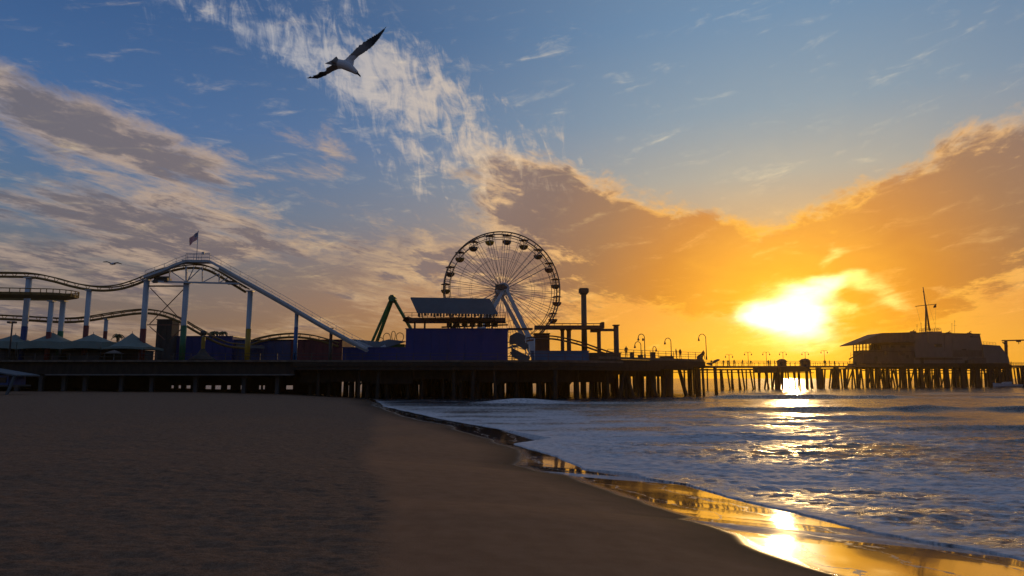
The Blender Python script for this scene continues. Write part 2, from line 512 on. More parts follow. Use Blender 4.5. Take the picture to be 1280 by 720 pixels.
zz = 0.01 + lip + np.clip(dsea / 5.0, 0, 1) * (h1 + h2 + h3 + h4 + h5 + h6 + h7 + h8 + h9) + np.clip(dsea / 2, 0, 1) * chop * (np.abs(YY) < 400) + churn
# foam: wash near the shore, streaks behind breaking crests
wash = np.clip(1 - dsea / (9 + 0.62 * np.abs(YY)), 0, 1) ** 0.6 * np.clip((95 - YY) / 45, 0.3, 1)
foam = wash * (0.80 + 0.9 * fbm(XX * 0.25, YY * 0.5, 3, 71)) + 0.55 * np.clip(f5, 0, 1) + 0.15 * np.clip(f1 + f2, 0, 1)
foam = foam + 0.35 * np.exp(-dsea / 0.6) * (YY > 3)
sea = grid_mesh('sea', XX, YY, zz, {'foam': np.clip(foam, 0, 1.2)})
sea['kind'] = 'structure'
m, nt, b = new_mat('sea_water')
p = gpos(); px_, py_, pz_ = sep(p); af = attr('foam')
bub = noise(vec(px_ * 0.7, py_ * 1.15, 0.0), 3.2, 8, 0.80, 0.4)
bub2 = noise(vec(px_ * 0.35, py_, 0.0), 9.0, 5, 0.70, 0.3)
fm = sstep(af * 0.95 + (bub - 0.5) * 1.7 + (bub2 - 0.5) * 1.2, 0.16, 0.85)
foamc = mixc(sstep(bub2 * 0.6 + bub * 0.4, 0.36, 0.62), (0.48, 0.47, 0.49, 1), (0.88, 0.85, 0.83, 1))
colr = mixc(fm, (0.012, 0.020, 0.030, 1), foamc)
nt.links.new(colr.s, b.inputs['Base Color'])
nt.links.new((0.17 + fm * 0.5).s, b.inputs['Roughness'])
b.inputs['IOR'].default_value = 1.33
nt.links.new((0.5 - fm * 0.38).s, b.inputs['Specular IOR Level'])
hh = noise(vec(px_ * 0.30, py_ * 1.0, 0.0), 1.3, 5, 0.6) * 1.0 + noise(vec(px_ * 0.4, py_, 0.0), 6.0, 4, 0.6) * 0.30 + noise(vec(px_ * 0.5, py_, 4.0), 19.0, 3, 0.6) * 0.10 + fm * 0.16 + bub * af * 0.8
nrm = bump(hh, 0.6, 0.22)
nt.links.new(nrm.s, b.inputs['Normal'])
sea.data.materials.append(m)

# ------------------------------------------------------------------ mesh builder
class MB:
    def __init__(self): self.v = []; self.f = []; self.sm = []
    def add(self, vs, fs, smooth=False):
        o = len(self.v); self.v += [Vector(p) for p in vs]
        for f in fs: self.f.append([i + o for i in f]); self.sm.append(smooth)
        return self
    def box(self, c, s, rz=0.0):
        c = Vector(c); h = Vector(s) * 0.5; M = Matrix.Rotation(rz, 3, 'Z')
        vs = [c + M @ Vector((x * h.x, y * h.y, z * h.z)) for x in (-1, 1) for y in (-1, 1) for z in (-1, 1)]
        return self.add(vs, [(0, 1, 3, 2), (4, 6, 7, 5), (0, 4, 5, 1), (2, 3, 7, 6), (0, 2, 6, 4), (1, 5, 7, 3)])
    def box2(self, a, b): 
        a = Vector(a); b = Vector(b)
        return self.box((a + b) / 2, (abs(b.x - a.x), abs(b.y - a.y), abs(b.z - a.z)))
    def beam(self, p, q, w, h=None, up=(0, 0, 1)):
        p = Vector(p); q = Vector(q); h = h or w; d = (q - p).normalized(); up = Vector(up)
        if abs(d.dot(up)) > 0.98: up = Vector((0, 1, 0))
        s = d.cross(up).normalized(); t = s.cross(d).normalized()
        vs = [e + s * (i * w / 2) + t * (j * h / 2) for e in (p, q) for i, j in ((-1, -1), (1, -1), (1, 1), (-1, 1))]
        return self.add(vs, [(0, 1, 2, 3), (7, 6, 5, 4), (0, 4, 5, 1), (1, 5, 6, 2), (2, 6, 7, 3), (3, 7, 4, 0)])
    def tube(self, pts, r, n=8, caps=True, closed=False):
        pts = [Vector(p) for p in pts]; m = len(pts)
        rs = r if isinstance(r, (list, tuple)) else [r] * m
        vs = []; ref = None
        for i, p in enumerate(pts):
            if closed: d = pts[(i + 1) % m] - pts[i - 1]
            else: d = pts[min(i + 1, m - 1)] - pts[max(i - 1, 0)]
            d.normalize()
            if ref is None:
                ref = Vector((0, 0, 1)) if abs(d.z) < 0.9 else Vector((0, 1, 0))
            s = d.cross(ref)
            if s.length < 1e-4: s = d.cross(Vector((1, 0.2, 0)))
            s.normalize(); t = s.cross(d).normalized(); ref = t
            for k in range(n):
                a = 2 * math.pi * k / n
                vs.append(p + (s * math.cos(a) + t * math.sin(a)) * rs[i])
        fs = []
        for i in range(m if closed else m - 1):
            j = (i + 1) % m
            for k in range(n):
                l = (k + 1) % n
                fs.append((i * n + k, i * n + l, j * n + l, j * n + k))
        self.add(vs, fs, True)
        if caps and not closed:
            o = len(self.v) - len(vs)
            self.f.append([o + k for k in range(n)][::-1]); self.sm.append(False)
            self.f.append([o + (m - 1) * n + k for k in range(n)]); self.sm.append(False)
        return self
    def lathe(self, prof, c=(0, 0, 0), n=14):
        c = Vector(c); vs = []; m = len(prof)
        for r, z in prof:
            for k in range(n):
                a = 2 * math.pi * k / n; vs.append(c + Vector((r * math.cos(a), r * math.sin(a), z)))
        fs = [(i * n + k, i * n + (k + 1) % n, (i + 1) * n + (k + 1) % n, (i + 1) * n + k) for i in range(m - 1) for k in range(n)]
        return self.add(vs, fs, True)
    def prism(self, poly, off):
        """Polygon (3D points) given thickness along the vector off."""
        poly = [Vector(p) for p in poly]; off = Vector(off); n = len(poly)
        vs = poly + [p + off for p in poly]
        fs = [list(range(n)), [n + i for i in range(n)][::-1]] + [(i, i + n, (i + 1) % n + n, (i + 1) % n) for i in range(n)]
        return self.add(vs, fs)
    def build(self, name, mat, parent=None, local=False, recalc=True):
        me = bpy.data.meshes.new(name)
        org = Vector((0, 0, 0)) if (local or parent is None) else wloc(parent)
        me.from_pydata([tuple(p - org) for p in self.v], [], self.f)
        me.polygons.foreach_set('use_smooth', self.sm)
        if recalc:
            bm = bmesh.new(); bm.from_mesh(me); bmesh.ops.recalc_face_normals(bm, faces=bm.faces); bm.to_mesh(me); bm.free()
        me.update()
        if mat: me.materials.append(mat)
        o = bpy.data.objects.new(name, me); C.objects.link(o)
        if parent is not None: o.parent = parent
        return o

def wloc(o):
    p = Vector(o.location)
    while o.parent: o = o.parent; p = p + Vector(o.location)
    return p
def thing(name, label, cat, loc, group=None, rz=0.0):
    o = bpy.data.objects.new(name, None); C.objects.link(o); o.empty_display_size = 0.5
    o.location = loc; o.rotation_euler = (0, 0, rz); o['label'] = label; o['category'] = cat
    if group: o['group'] = group
    return o
def tag(o, label, cat, group=None):
    o['label'] = label; o['category'] = cat
    if group: o['group'] = group
    return o
def dup(root, loc, rz, label, group=None):
    def cp(o, par):
        c = o.copy(); C.objects.link(c)
        if par is not None: c.parent = par
        for ch in [k for k in o.children]: cp(ch, c)
        return c
    c = cp(root, None); c.location = loc; c.rotation_euler = (0, 0, rz); c['label'] = label
    if group: c['group'] = group
    return c

# ------------------------------------------------------------------ materials
def paint(name, col, rough=0.5, var=0.25, scale=1.3, metal=0.0, streak=True):
    m, nt, b = new_mat(name)
    tc = nt.nodes.new('ShaderNodeTexCoord'); p = Nd(tc.outputs['Object'])
    x, y, z = sep(p)
    n = noise(vec(x, y, z * (0.35 if streak else 1.0)), scale, 5, 0.62)
    c0 = tuple(c * (1 - var) for c in col) + (1,); c1 = tuple(min(1, c * (1 + var)) for c in col) + (1,)
    cc = mixc(sstep(n, 0.3, 0.7), c0, c1)
    nt.links.new(cc.s, b.inputs['Base Color'])
    nt.links.new((rough + (n - 0.5) * 0.2).s, b.inputs['Roughness'])
    b.inputs['Metallic'].default_value = metal
    return m
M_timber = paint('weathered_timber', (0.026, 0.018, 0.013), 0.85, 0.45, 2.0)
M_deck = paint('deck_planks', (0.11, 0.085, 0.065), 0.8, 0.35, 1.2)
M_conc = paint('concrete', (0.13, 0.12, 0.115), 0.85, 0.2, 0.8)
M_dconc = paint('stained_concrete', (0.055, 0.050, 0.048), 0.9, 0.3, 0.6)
M_white = paint('white_steel_paint', (0.40, 0.45, 0.49), 0.4, 0.12, 0.9)
M_gold = paint('yellow_track_paint', (0.20, 0.115, 0.024), 0.6, 0.2, 1.1)
M_red = paint('red_paint', (0.15, 0.020, 0.016), 0.5, 0.2)
M_blue = paint('blue_paint', (0.015, 0.11, 0.28), 0.45, 0.2)
M_dblue = paint('deep_blue_paint', (0.016, 0.040, 0.15), 0.45, 0.2)
M_green = paint('green_paint', (0.012, 0.115, 0.045), 0.45, 0.2)
M_yellow = paint('yellow_paint', (0.34, 0.20, 0.012), 0.45, 0.2)
M_navy = paint('navy_panel', (0.014, 0.028, 0.165), 0.7, 0.15, 0.5)
M_teal = paint('teal_panel', (0.014, 0.105, 0.22), 0.7, 0.15, 0.5)
M_maroon = paint('maroon_boards', (0.11, 0.022, 0.030), 0.75, 0.25, 0.7)
M_roof = paint('slate_blue_roof', (0.060, 0.085, 0.105), 0.65, 0.15, 0.7)
M_tent = paint('grey_green_canvas', (0.16, 0.215, 0.195), 0.85, 0.10, 0.5, streak=False)
M_dark = paint('dark_steel', (0.045, 0.04, 0.038), 0.55, 0.25)
M_rust = paint('rust_red_steel', (0.13, 0.045, 0.028), 0.6, 0.25)
M_dgreen = paint('dark_green_steel', (0.05, 0.16, 0.02), 0.5, 0.2)
M_shingle = paint('grey_shingles', (0.085, 0.07, 0.06), 0.85, 0.25, 1.0)
M_stucco = paint('pale_stucco', (0.15, 0.125, 0.11), 0.85, 0.12, 0.7)
M_glass, _nt, _b = new_mat('window_glass')
_b.inputs['Base Color'].default_value = (0.02, 0.025, 0.03, 1); _b.inputs['Roughness'].default_value = 0.08
M_cloth = paint('dark_clothes', (0.05, 0.045, 0.05), 0.9, 0.4)
M_pale = paint('pale_fibreglass', (0.45, 0.47, 0.50), 0.35, 0.1)
M_trunk = paint('palm_trunk_bark', (0.10, 0.075, 0.055), 0.9, 0.3)
M_leaf = paint('palm_fronds', (0.05, 0.075, 0.025), 0.7, 0.3, streak=False)

# ================================================================== AMUSEMENT PIER
DZ = 5.6                                        # main deck
TIP = (33.0, 118.0)
pier = thing('amusement_pier', 'wide timber amusement pier on a dark forest of piles, running from sand into surf', 'pier', (-20, 125, 0))
outline = [(-130, 97.0), (-31, 97.4), (8, 98.0), (24, 110.8), (26, 166), (-130, 166)]
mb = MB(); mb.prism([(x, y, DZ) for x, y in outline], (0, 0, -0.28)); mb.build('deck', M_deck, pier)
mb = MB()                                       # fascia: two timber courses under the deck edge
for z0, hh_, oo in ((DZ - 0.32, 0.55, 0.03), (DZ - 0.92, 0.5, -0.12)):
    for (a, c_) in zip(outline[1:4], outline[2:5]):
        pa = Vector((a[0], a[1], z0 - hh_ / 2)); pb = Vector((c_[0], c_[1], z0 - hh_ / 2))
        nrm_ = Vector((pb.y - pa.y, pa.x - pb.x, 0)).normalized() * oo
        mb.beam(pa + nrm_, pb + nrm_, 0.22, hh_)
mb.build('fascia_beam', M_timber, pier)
# promenade at the seaward end, half a metre higher
prom = [(13, 102.2), TIP, (38, 140), (36, 166.2), (26.3, 166.2), (24.3, 111.3)]
mb = MB(); mb.prism([(x, y, 6.25) for x, y in prom], (0, 0, -0.35)); mb.build('promenade_deck', M_deck, pier)
mb = MB()
for a, c_ in ((prom[0], prom[1]), (prom[1], prom[2])):
    mb.beam((a[0], a[1], 5.42), (c_[0], c_[1], 5.42), 0.25, 0.9)
mb.beam((13.5, 102.8, 4.75), (30.6, 116.3, 4.75), 0.3, 0.5)
mb.build('edge_beam', M_timber, pier)
# landward part: side wall, ledge and columns standing on the sand
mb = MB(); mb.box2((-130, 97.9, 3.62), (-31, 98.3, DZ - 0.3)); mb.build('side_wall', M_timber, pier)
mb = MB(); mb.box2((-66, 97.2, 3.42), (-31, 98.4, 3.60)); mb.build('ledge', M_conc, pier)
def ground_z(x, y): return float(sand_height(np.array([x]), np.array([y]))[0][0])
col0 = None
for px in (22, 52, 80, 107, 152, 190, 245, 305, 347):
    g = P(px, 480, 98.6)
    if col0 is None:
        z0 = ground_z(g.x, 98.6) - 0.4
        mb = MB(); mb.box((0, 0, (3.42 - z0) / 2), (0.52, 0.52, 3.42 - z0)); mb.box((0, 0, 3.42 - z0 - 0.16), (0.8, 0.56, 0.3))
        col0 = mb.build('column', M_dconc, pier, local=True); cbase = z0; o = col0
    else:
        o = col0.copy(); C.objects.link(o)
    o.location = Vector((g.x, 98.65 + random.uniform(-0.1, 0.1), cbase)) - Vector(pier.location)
# piles
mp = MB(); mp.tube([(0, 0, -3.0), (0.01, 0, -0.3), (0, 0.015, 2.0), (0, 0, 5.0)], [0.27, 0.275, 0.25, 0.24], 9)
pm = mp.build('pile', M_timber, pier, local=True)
cand = []
for r_ in range(19):
    y = 98.6 + r_ * 3.3; sh_ = random.uniform(0, 2.3)
    for k in range(26):
        x = -31.5 + k * 2.8 + sh_ + random.uniform(-0.5, 0.5)
        yy = y + random.uniform(-0.3, 0.3)
        # inside the outline of deck and promenade
        fy = 98.2 if x < 8 else 98.2 + (x - 8) * (118 - 98.2) / (33 - 8)
        if yy < fy + 0.3 or yy > 164 or x > 36.5: continue
        if x > 9 and random.random() < 0.50: continue
        cand.append((x, yy))
cand.sort(key=lambda c: math.hypot(c[0], c[1]))
near_p, rest_p = cand[:99], cand[99:]
first = True
for (x, y) in near_p:
    o = pm if first else pm.copy()
    if not first: C.objects.link(o)
    first = False
    o.location = Vector((x, y, 0.2)) - Vector(pier.location)
    s_ = random.uniform(0.8, 1.35)
    o.scale = (s_, s_, 1.0)
    o.rotation_euler = (random.gauss(0, 0.018), random.gauss(0, 0.022), random.uniform(0, 6))
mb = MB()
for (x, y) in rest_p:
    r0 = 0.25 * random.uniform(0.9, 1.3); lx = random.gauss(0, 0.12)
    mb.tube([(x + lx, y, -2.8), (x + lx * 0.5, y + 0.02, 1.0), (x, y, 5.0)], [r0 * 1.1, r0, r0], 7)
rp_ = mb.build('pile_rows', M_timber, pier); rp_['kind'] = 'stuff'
# planks added behind the first rows to block bright gaps, lengths cut differently
xb = -31.0
while xb < 21:
    w_ = random.uniform(3.5, 8.0); yb_ = 100.6 + max(0, (xb + w_ - 8)) * 0.80; lo_ = random.uniform(2.2, 3.0) + max(0, xb - 8) * 0.09
    mb = MB(); mb.box2((xb, yb_, lo_), (xb + w_ - 0.05, yb_ + 0.1, 4.8)); mb.build('light_block_planking', M_timber, pier); xb += w_
# cap beams across the rows, stringers and diagonal braces
for r_ in range(0, 19):
    y = 98.6 + r_ * 3.3
    xe = 8 + (y - 98.2) / 0.79 if y < 118 else 35
    mb = MB(); mb.beam((-31, y, 4.98), (min(xe, 34), y, 4.98), 0.34, 0.4); mb.build('cap_beam', M_timber, pier)
    if r_ in (4, 9, 13, 16):  # boards added on these rows to shut out light between the piles
        lo_ = {4: 3.4, 9: 2.7, 13: 2.2, 16: 1.9}[r_]
        mb = MB(); mb.beam((-31, y + 0.5, (lo_ + 4.7) / 2), (min(xe, 12 if r_ > 4 else 16), y + 0.5, (lo_ + 4.7) / 2), 0.12, 4.7 - lo_); mb.build('light_block_boarding', M_timber, pier)
mb = MB()
for k in range(16):
    x = -30 + k * 4.1
    fy = 98.5 if x < 8 else 98.5 + (x - 8) * 0.79
    mb.beam((x, fy, 5.28), (x, 165, 5.28), 0.2, 0.14)
mb.build('stringer', M_timber, pier)
for x, y in [(x, y) for x, y in near_p[::3]][:26]:
    mb = MB(); s_ = random.choice((-1, 1))
    mb.beam((x, y + 0.33, 1.2 + random.uniform(0, .8)), (x + s_ * 2.6, y + 0.33, 4.6), 0.08, 0.24); mb.build('cross_brace', M_timber, pier)
# raking piles at the seaward corner
for (px, pyb, px2, Y) in ((819, 492, 809, 112.5), (857, 492, 850, 117.5), (829, 493, 833, 114.0), (790, 493, 783, 108.5), (775, 493, 779, 107.0)):
    a = P(px, pyb, Y); c_ = P(px2, 466, Y); c_ = c_ + (c_ - a) * ((5.5 - c_.z) / (c_.z - a.z))
    mb = MB(); mb.tube([(a.x + (a.x - c_.x) * 0.4, Y, -1.5), a, c_], [0.34, 0.33, 0.3], 9); mb.build('raking_pile', M_timber, pier)
for (px, Y, w_) in ((816, 113.0, 0.5), (835, 115.2, 0.62), (872, 118.6, 0.42)):
    a = P(px, 480, Y)
    mb = MB(); mb.tube([(a.x + 0.12, Y, -2.5), (a.x, Y, 5.4)], [w_ * 1.1, w_], 10); mb.build('corner_pile', M_timber, pier)
# low service hut hanging under the seaward end
mb = MB(); a = P(822, 464, 116.5); mb.box((a.x - 1.0, 119.5, 4.15), (7.5, 3.0, 1.5), 0.66); mb.build('underdeck_beam_block', M_timber, pier)
# railing of the promenade: posts and rails are one part
mb = MB()
def railing(mb, pts_, z, h=1.1, gap=1.9, rails=(1.0, 0.66, 0.33), t=0.06):
    for a, c_ in zip(pts_[:-1], pts_[1:]):
        a = Vector((a[0], a[1], z)); c_ = Vector((c_[0], c_[1], z)); L = (c_ - a).length; n = max(1, int(L / gap))
        for i in range(n + 1):
            p_ = a.lerp(c_, i / n); mb.beam(p_, p_ + Vector((0, 0, h)), t * 1.3)
        for rr_ in rails:
            mb.beam(a + Vector((0, 0, h * rr_)), c_ + Vector((0, 0, h * rr_)), t, t)
railing(mb, [(14.5, 103.7), (32.8, 118.1), (37.7, 139.8)], 6.25, 1.15)
mb.build('railing', M_dark, pier)
mb = MB()
railing(mb, [(-100, 97.6), (-31, 97.8), (7.6, 98.3), (13, 102.5)], DZ, 0.95, 2.4, (1.0, 0.5))
mb.build('front_railing', M_dark, pier)

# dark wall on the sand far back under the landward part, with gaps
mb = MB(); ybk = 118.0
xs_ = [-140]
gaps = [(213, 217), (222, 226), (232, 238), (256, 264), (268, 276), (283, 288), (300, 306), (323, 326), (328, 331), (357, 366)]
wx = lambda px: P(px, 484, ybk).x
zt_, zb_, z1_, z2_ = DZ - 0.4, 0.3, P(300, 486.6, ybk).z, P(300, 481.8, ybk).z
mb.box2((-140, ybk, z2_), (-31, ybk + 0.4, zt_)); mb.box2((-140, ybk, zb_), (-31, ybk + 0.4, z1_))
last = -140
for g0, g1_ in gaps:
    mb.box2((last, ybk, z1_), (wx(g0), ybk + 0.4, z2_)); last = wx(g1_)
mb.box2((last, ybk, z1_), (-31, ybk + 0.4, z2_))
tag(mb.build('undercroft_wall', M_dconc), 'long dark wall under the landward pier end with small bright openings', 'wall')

# ================================================================== COASTER
YC = 108.0
coaster = thing('roller_coaster', 'steel roller coaster with yellow rails on tall pale posts, its arched crest carrying a flagpole', 'roller coaster', (P(233, 450, YC).x, YC, DZ))
def spline(pts_, n=10):
    pts_ = [Vector(p) for p in pts_]; out = []
    q_ = [pts_[0] * 2 - pts_[1]] + pts_ + [pts_[-1] * 2 - pts_[-2]]
    for i in range(1, len(q_) - 2):
        for k in range(n):
            t = k / n; a, b_, c_, d_ = q_[i - 1], q_[i], q_[i + 1], q_[i + 2]
            out.append(0.5 * ((2 * b_) + (c_ - a) * t + (2 * a - 5 * b_ + 4 * c_ - d_) * t * t + (3 * b_ - a - 3 * c_ + d_) * t ** 3))
    out.append(pts_[-1]); return out
def track(path, mat=M_gold, gauge=1.3, drop=0.62, rr=0.105, rs=0.2):
    """Two rails, ties and a spine pipe below, along a list of points."""
    L = []; Rr = []; S = []; ties = MB(); acc = 0
    for i, p_ in enumerate(path):
        d = (path[min(i + 1, len(path) - 1)] - path[max(i - 1, 0)]).normalized()
        s_ = d.cross(Vector((0, 0, 1))).normalized(); up = s_.cross(d)
        L.append(p_ + s_ * gauge / 2); Rr.append(p_ - s_ * gauge / 2); S.append(p_ - up * drop)
        if i: acc += (p_ - path[i - 1]).length
        if acc > 1.6:
            acc = 0; ties.beam(L[-1], S[-1], 0.07, 0.07); ties.beam(Rr[-1], S[-1], 0.07, 0.07); ties.beam(L[-1], Rr[-1], 0.08, 0.07)
    for side in (L, Rr):
        m_ = MB(); m_.tube(side, rr, 7); m_.build('rail', mat, coaster)
    ties.tube(S, rs, 9); ties.build('track_spine', mat, coaster)
def pxpath(pts_, Y):
    return spline([P(x, y, Y if len(t) == 0 else t[0]) for x, y, *t in pts_])
upper = pxpath([(-260, 372), (-190, 356), (-120, 345), (-60, 341), (0, 341), (40, 342), (66, 346.5), (90, 353), (110, 357), (130, 358.5), (150, 356.5), (170, 350.5), (184, 344.5),
                (200, 338.5), (218, 333), (233, 330.5), (248, 330.5), (262, 333.5), (275, 340), (290, 349), (310, 361)], YC)
track(upper)
lower = pxpath([(-260, 372, 122), (-160, 385, 116), (-80, 391, 113.5), (0, 394, 113), (40, 396), (80, 398), (108, 396.5), (140, 391.5), (165, 388), (185, 387), (205, 390), (225, 397.5), (245, 409), (265, 420), (285, 428, 114), (310, 431, 114)], 113.0)
track(lower)
hump = pxpath([(312, 427), (325, 422.5), (345, 418.5), (368, 417), (390, 419), (408, 423.5), (425, 429)], 119.0)
track(hump)
# lift hill: pale box girder with catwalk and handrails
def girder(pts_, Y, w, h, mat, name):
    m_ = MB(); q_ = [P(x, y, Y) for x, y in pts_]
    for a, b_ in zip(q_[:-1], q_[1:]): m_.beam(a, b_, w, h)
    return m_.build(name, mat, coaster)
hill = [(181, 346.5), (205, 338), (220, 331), (234, 326.5), (262, 326.8), (276, 334), (300, 347.5), (330, 364), (360, 381), (400, 404.5), (440, 426.5), (459, 436)]
girder(hill, YC - 1.25, 0.9, 0.36, M_white, 'catwalk')
girder([(x, y + 2.6) for x, y in hill[5:]], YC, 1.5, 0.42, M_white, 'lift_girder')
girder([(x, y + 1.0) for x, y in hill[5:]], YC + 0.9, 0.22, 0.22, M_gold, 'lift_rail')
mb = MB()
for Yh in (YC - 1.68, YC - 0.82):
    q_ = [P(x, y, Yh) for x, y in hill]
    for a, b_ in zip(q_[:-1], q_[1:]):
        n = max(1, round((b_ - a).length / 1.5))
        for i in range(n):
            p_ = a.lerp(b_, i / n); mb.beam(p_, p_ + Vector((0, 0, 1.05)), 0.05)
        for hh_ in (1.05, 0.55):
            mb.beam(a + Vector((0, 0, hh_)), b_ + Vector((0, 0, hh_)), 0.045)
mb.build('catwalk_handrail', M_white, coaster)
mb = MB()
for Yh in (YC - 1.75, YC + 1.2):
    a, b_ = P(232, 326, Yh), P(262, 326, Yh)
    for i in range(4):
        p_ = a.lerp(b_, i / 3); mb.beam(p_, p_ + Vector((0, 0, 1.15)), 0.06)
    for hh_ in (1.15, 0.6): mb.beam(a + Vector((0, 0, hh_)), b_ + Vector((0, 0, hh_)), 0.06)
a = P(233, 326.6, YC - 0.2); b_ = P(261, 326.6, YC - 0.2)
mb.box(((a.x + b_.x) / 2, YC - 0.25, a.z - 0.1), (b_.x - a.x, 3.0, 0.14))
p_ = P(260, 318, YC); mb.box((p_.x, YC - 1.7, p_.z - 0.1), (0.4, 0.3, 0.35))
mb.build('crest_platform', M_white, coaster)
# truss arch, front and back planes
mb = MB()
for Yt in (YC - 0.75, YC + 0.75):
    bot = [(190, 351.8), (212, 352.2), (233, 352.6), (253, 353), (274, 353.4), (300, 354.5)]
    bp = [P(x, y, Yt) for x, y in bot]; tp = [P(x, y, Yt) for x, y in ((190, 345), (212, 338), (233, 333), (253, 333.5), (274, 342), (298, 353.5))]
    mb.beam(bp[0], bp[-1], 0.26, 0.26)
    for i in (1, 2, 3, 4): mb.beam(bp[i], tp[i], 0.15 if i != 2 else 0.24)
    for i, j in ((1, 2), (3, 2), (3, 4), (4, 5)): pass
    for a, b_ in ((tp[1], bp[2]), (bp[2], tp[3]), (bp[3], tp[3]), (bp[3], tp[4]), (tp[2].lerp(tp[3], .5), bp[2].lerp(bp[3], 0.05)), (bp[4], tp[4].lerp(tp[5], 0.45))):
        mb.beam(a, b_, 0.12)
for (x, y) in ((190, 351.8), (212, 352.2), (233, 352.6), (253, 353), (274, 353.4), (296, 354.2)):
    mb.beam(P(x, y, YC - 0.7), P(x, y, YC + 0.7), 0.12)
mb.build('crest_truss', M_white, coaster)
mb = MB()
a = P(205, 350.5, YC); mb.box((a.x - 0.2, YC, a.z + 0.1), (2.1, 1.5, 0.5)); mb.box((a.x + 0.2, YC - 0.9, a.z + 0.40), (2.0, 0.12, 0.25)); mb.box((a.x - 0.9, YC - 0.9, a.z - 0.3), (0.7, 0.3, 0.5)); mb.box((a.x + 0.8, YC - 0.9, a.z - 0.2), (0.5, 0.3, 0.4))
mb.build('drive_motor', M_dark, coaster)
mb = MB(); a = P(290, 353.5, YC); mb.box((a.x, YC, a.z), (1.6, 1.3, 0.45)); mb.build('cable_tray', M_dark, coaster)
# posts with painted feet
def post(px, pyt, Y, rad, foot_mat, pyf, mat=M_white):
    t_ = P(px, pyt, Y); f_ = P(px, pyf, Y)
    m_ = MB(); m_.tube([(t_.x, Y, DZ), (t_.x, Y, t_.z)], rad, 14); m_.box((t_.x, Y, t_.z + 0.06), (rad * 2.5, rad * 2.5, 0.16))
    o = m_.build('support_post', mat, coaster)
    if foot_mat:
        m_ = MB(); m_.tube([(t_.x, Y, DZ), (t_.x, Y, f_.z)], rad + 0.012, 14); f2 = m_.build('painted_foot', foot_mat, o, local=True)
        f2.data.transform(Matrix.Translation(-Vector(coaster.location)))
    return o
post(36.5, 348, YC, 0.44, M_dblue, 408)
post(111.5, 363.5, YC, 0.38, M_red, 407)
post(183.5, 351, YC, 0.44, M_red, 411)
post(233.2, 354, YC, 0.44, M_green, 407)
post(313, 364.5, YC, 0.40, M_yellow, 411)
post(371, 391, YC, 0.30, M_blue, 409)
post(64.5, 377, 106.5, 0.36, M_red, 415)
post(79, 377, 108.8, 0.40, M_green, 414)
post(133, 399.5, 113, 0.30, M_red, 414)
post(255, 414, 113, 0.25, M_yellow, 425)
post(414, 411, YC, 0.25, M_dark, 425, M_rust)
# tower bracing between the two crest posts
mb = MB()
def pb(a, b_, w, Y=YC): mb.beam(P(a[0], a[1], Y), P(b_[0], b_[1], Y), w)
pb((184, 357.6), (233, 357.6), 0.22); pb((188, 360), (230, 404), 0.11); pb((230, 361), (187, 405), 0.11, YC + 0.15); pb((184, 406), (233, 406), 0.14)
pb((187, 408), (206, 425), 0.11); pb((230, 408), (212, 425), 0.11)
mb.build('cross_bracing', M_rust, coaster)
# banked turn at the left: wide flat track with railing, seen almost edge on
Yt = 108.5
e = P(86, 370, Yt); l0 = P(-120, 366, Yt); rad_ = 2.3; cx_, cy_ = e.x - rad_, Yt
turn = [Vector((l0.x, cy_ - rad_, l0.z))]
for k in range(13):
    a = -math.pi / 2 + math.pi * k / 12
    turn.append(Vector((cx_ + rad_ * math.cos(a), cy_ + rad_ * math.sin(a), e.z)))
turn.append(Vector((l0.x, cy_ + rad_, l0.z - 0.3)))
mb = MB(); n = len(turn); vs = []
for i, p_ in enumerate(turn):
    d = (turn[min(i + 1, n - 1)] - turn[max(i - 1, 0)]).normalized(); s_ = d.cross(Vector((0, 0, 1))).normalized()
    bank = 0.22 if 0 < i < n - 1 else 0.1
    o_, i_ = p_ + s_ * 0.9 + Vector((0, 0, bank)), p_ - s_ * 0.9 - Vector((0, 0, bank))
    vs += [o_, i_, i_ - Vector((0, 0, 0.42)), o_ - Vector((0, 0, 0.42))]
fs = []
for i in range(n - 1):
    for k in range(4): fs.append((i * 4 + k, i * 4 + (k + 1) % 4, (i + 1) * 4 + (k + 1) % 4, (i + 1) * 4 + k))
mb.add(vs, fs); mb.build('banked_turn', M_gold, coaster)
mb = MB(); out_ = []
for i, p_ in enumerate(turn):
    d = (turn[min(i + 1, n - 1)] - turn[max(i - 1, 0)]).normalized(); s_ = d.cross(Vector((0, 0, 1))).normalized()
    out_.append(p_ + s_ * 1.0 + Vector((0, 0, 0.75)))
mb.tube(out_, 0.08, 6)
for a, b_ in zip(out_[:-1], out_[1:]):
    m_n = max(1, int((b_ - a).length / 1.6))
    for i in range(m_n):
        p_ = a.lerp(b_, i / m_n); mb.beam(p_, p_ - Vector((0, 0, 0.9)), 0.09)
mb.build('turn_rail', M_gold, coaster)
# seaward part of the coaster: raised turn, posts, descending track
Y5 = 124.0
a, b_ = P(640, 409.5, Y5), P(752, 409.5, Y5)
mb = MB(); mb.box(((P(668, 410, Y5).x + b_.x) / 2, Y5, b_.z), (b_.x - P(668, 410, Y5).x, 2.6, 0.62)); mb.box((P(650, 412, Y5).x, Y5 + 0.3, b_.z - 0.25), (4.6, 1.4, 0.35))
mb.tube([P(668, 409, Y5) , P(668, 409, Y5)+Vector((0.05,0,0))], 0.3, 6)
mb.build('raised_turn', M_rust, coaster)
mb = MB()
for Yq in (Y5 - 1.35, Y5 + 1.35):
    p0, p1 = P(683, 404.5, Yq), P(752, 404.5, Yq)
    mb.tube([p0, p1], 0.08, 6)
    for i in range(8):
        q_ = p0.lerp(p1, i / 7); mb.beam(q_, q_ - Vector((0, 0, 0.75)), 0.08)
mb.build('turn_rail', M_rust, coaster)
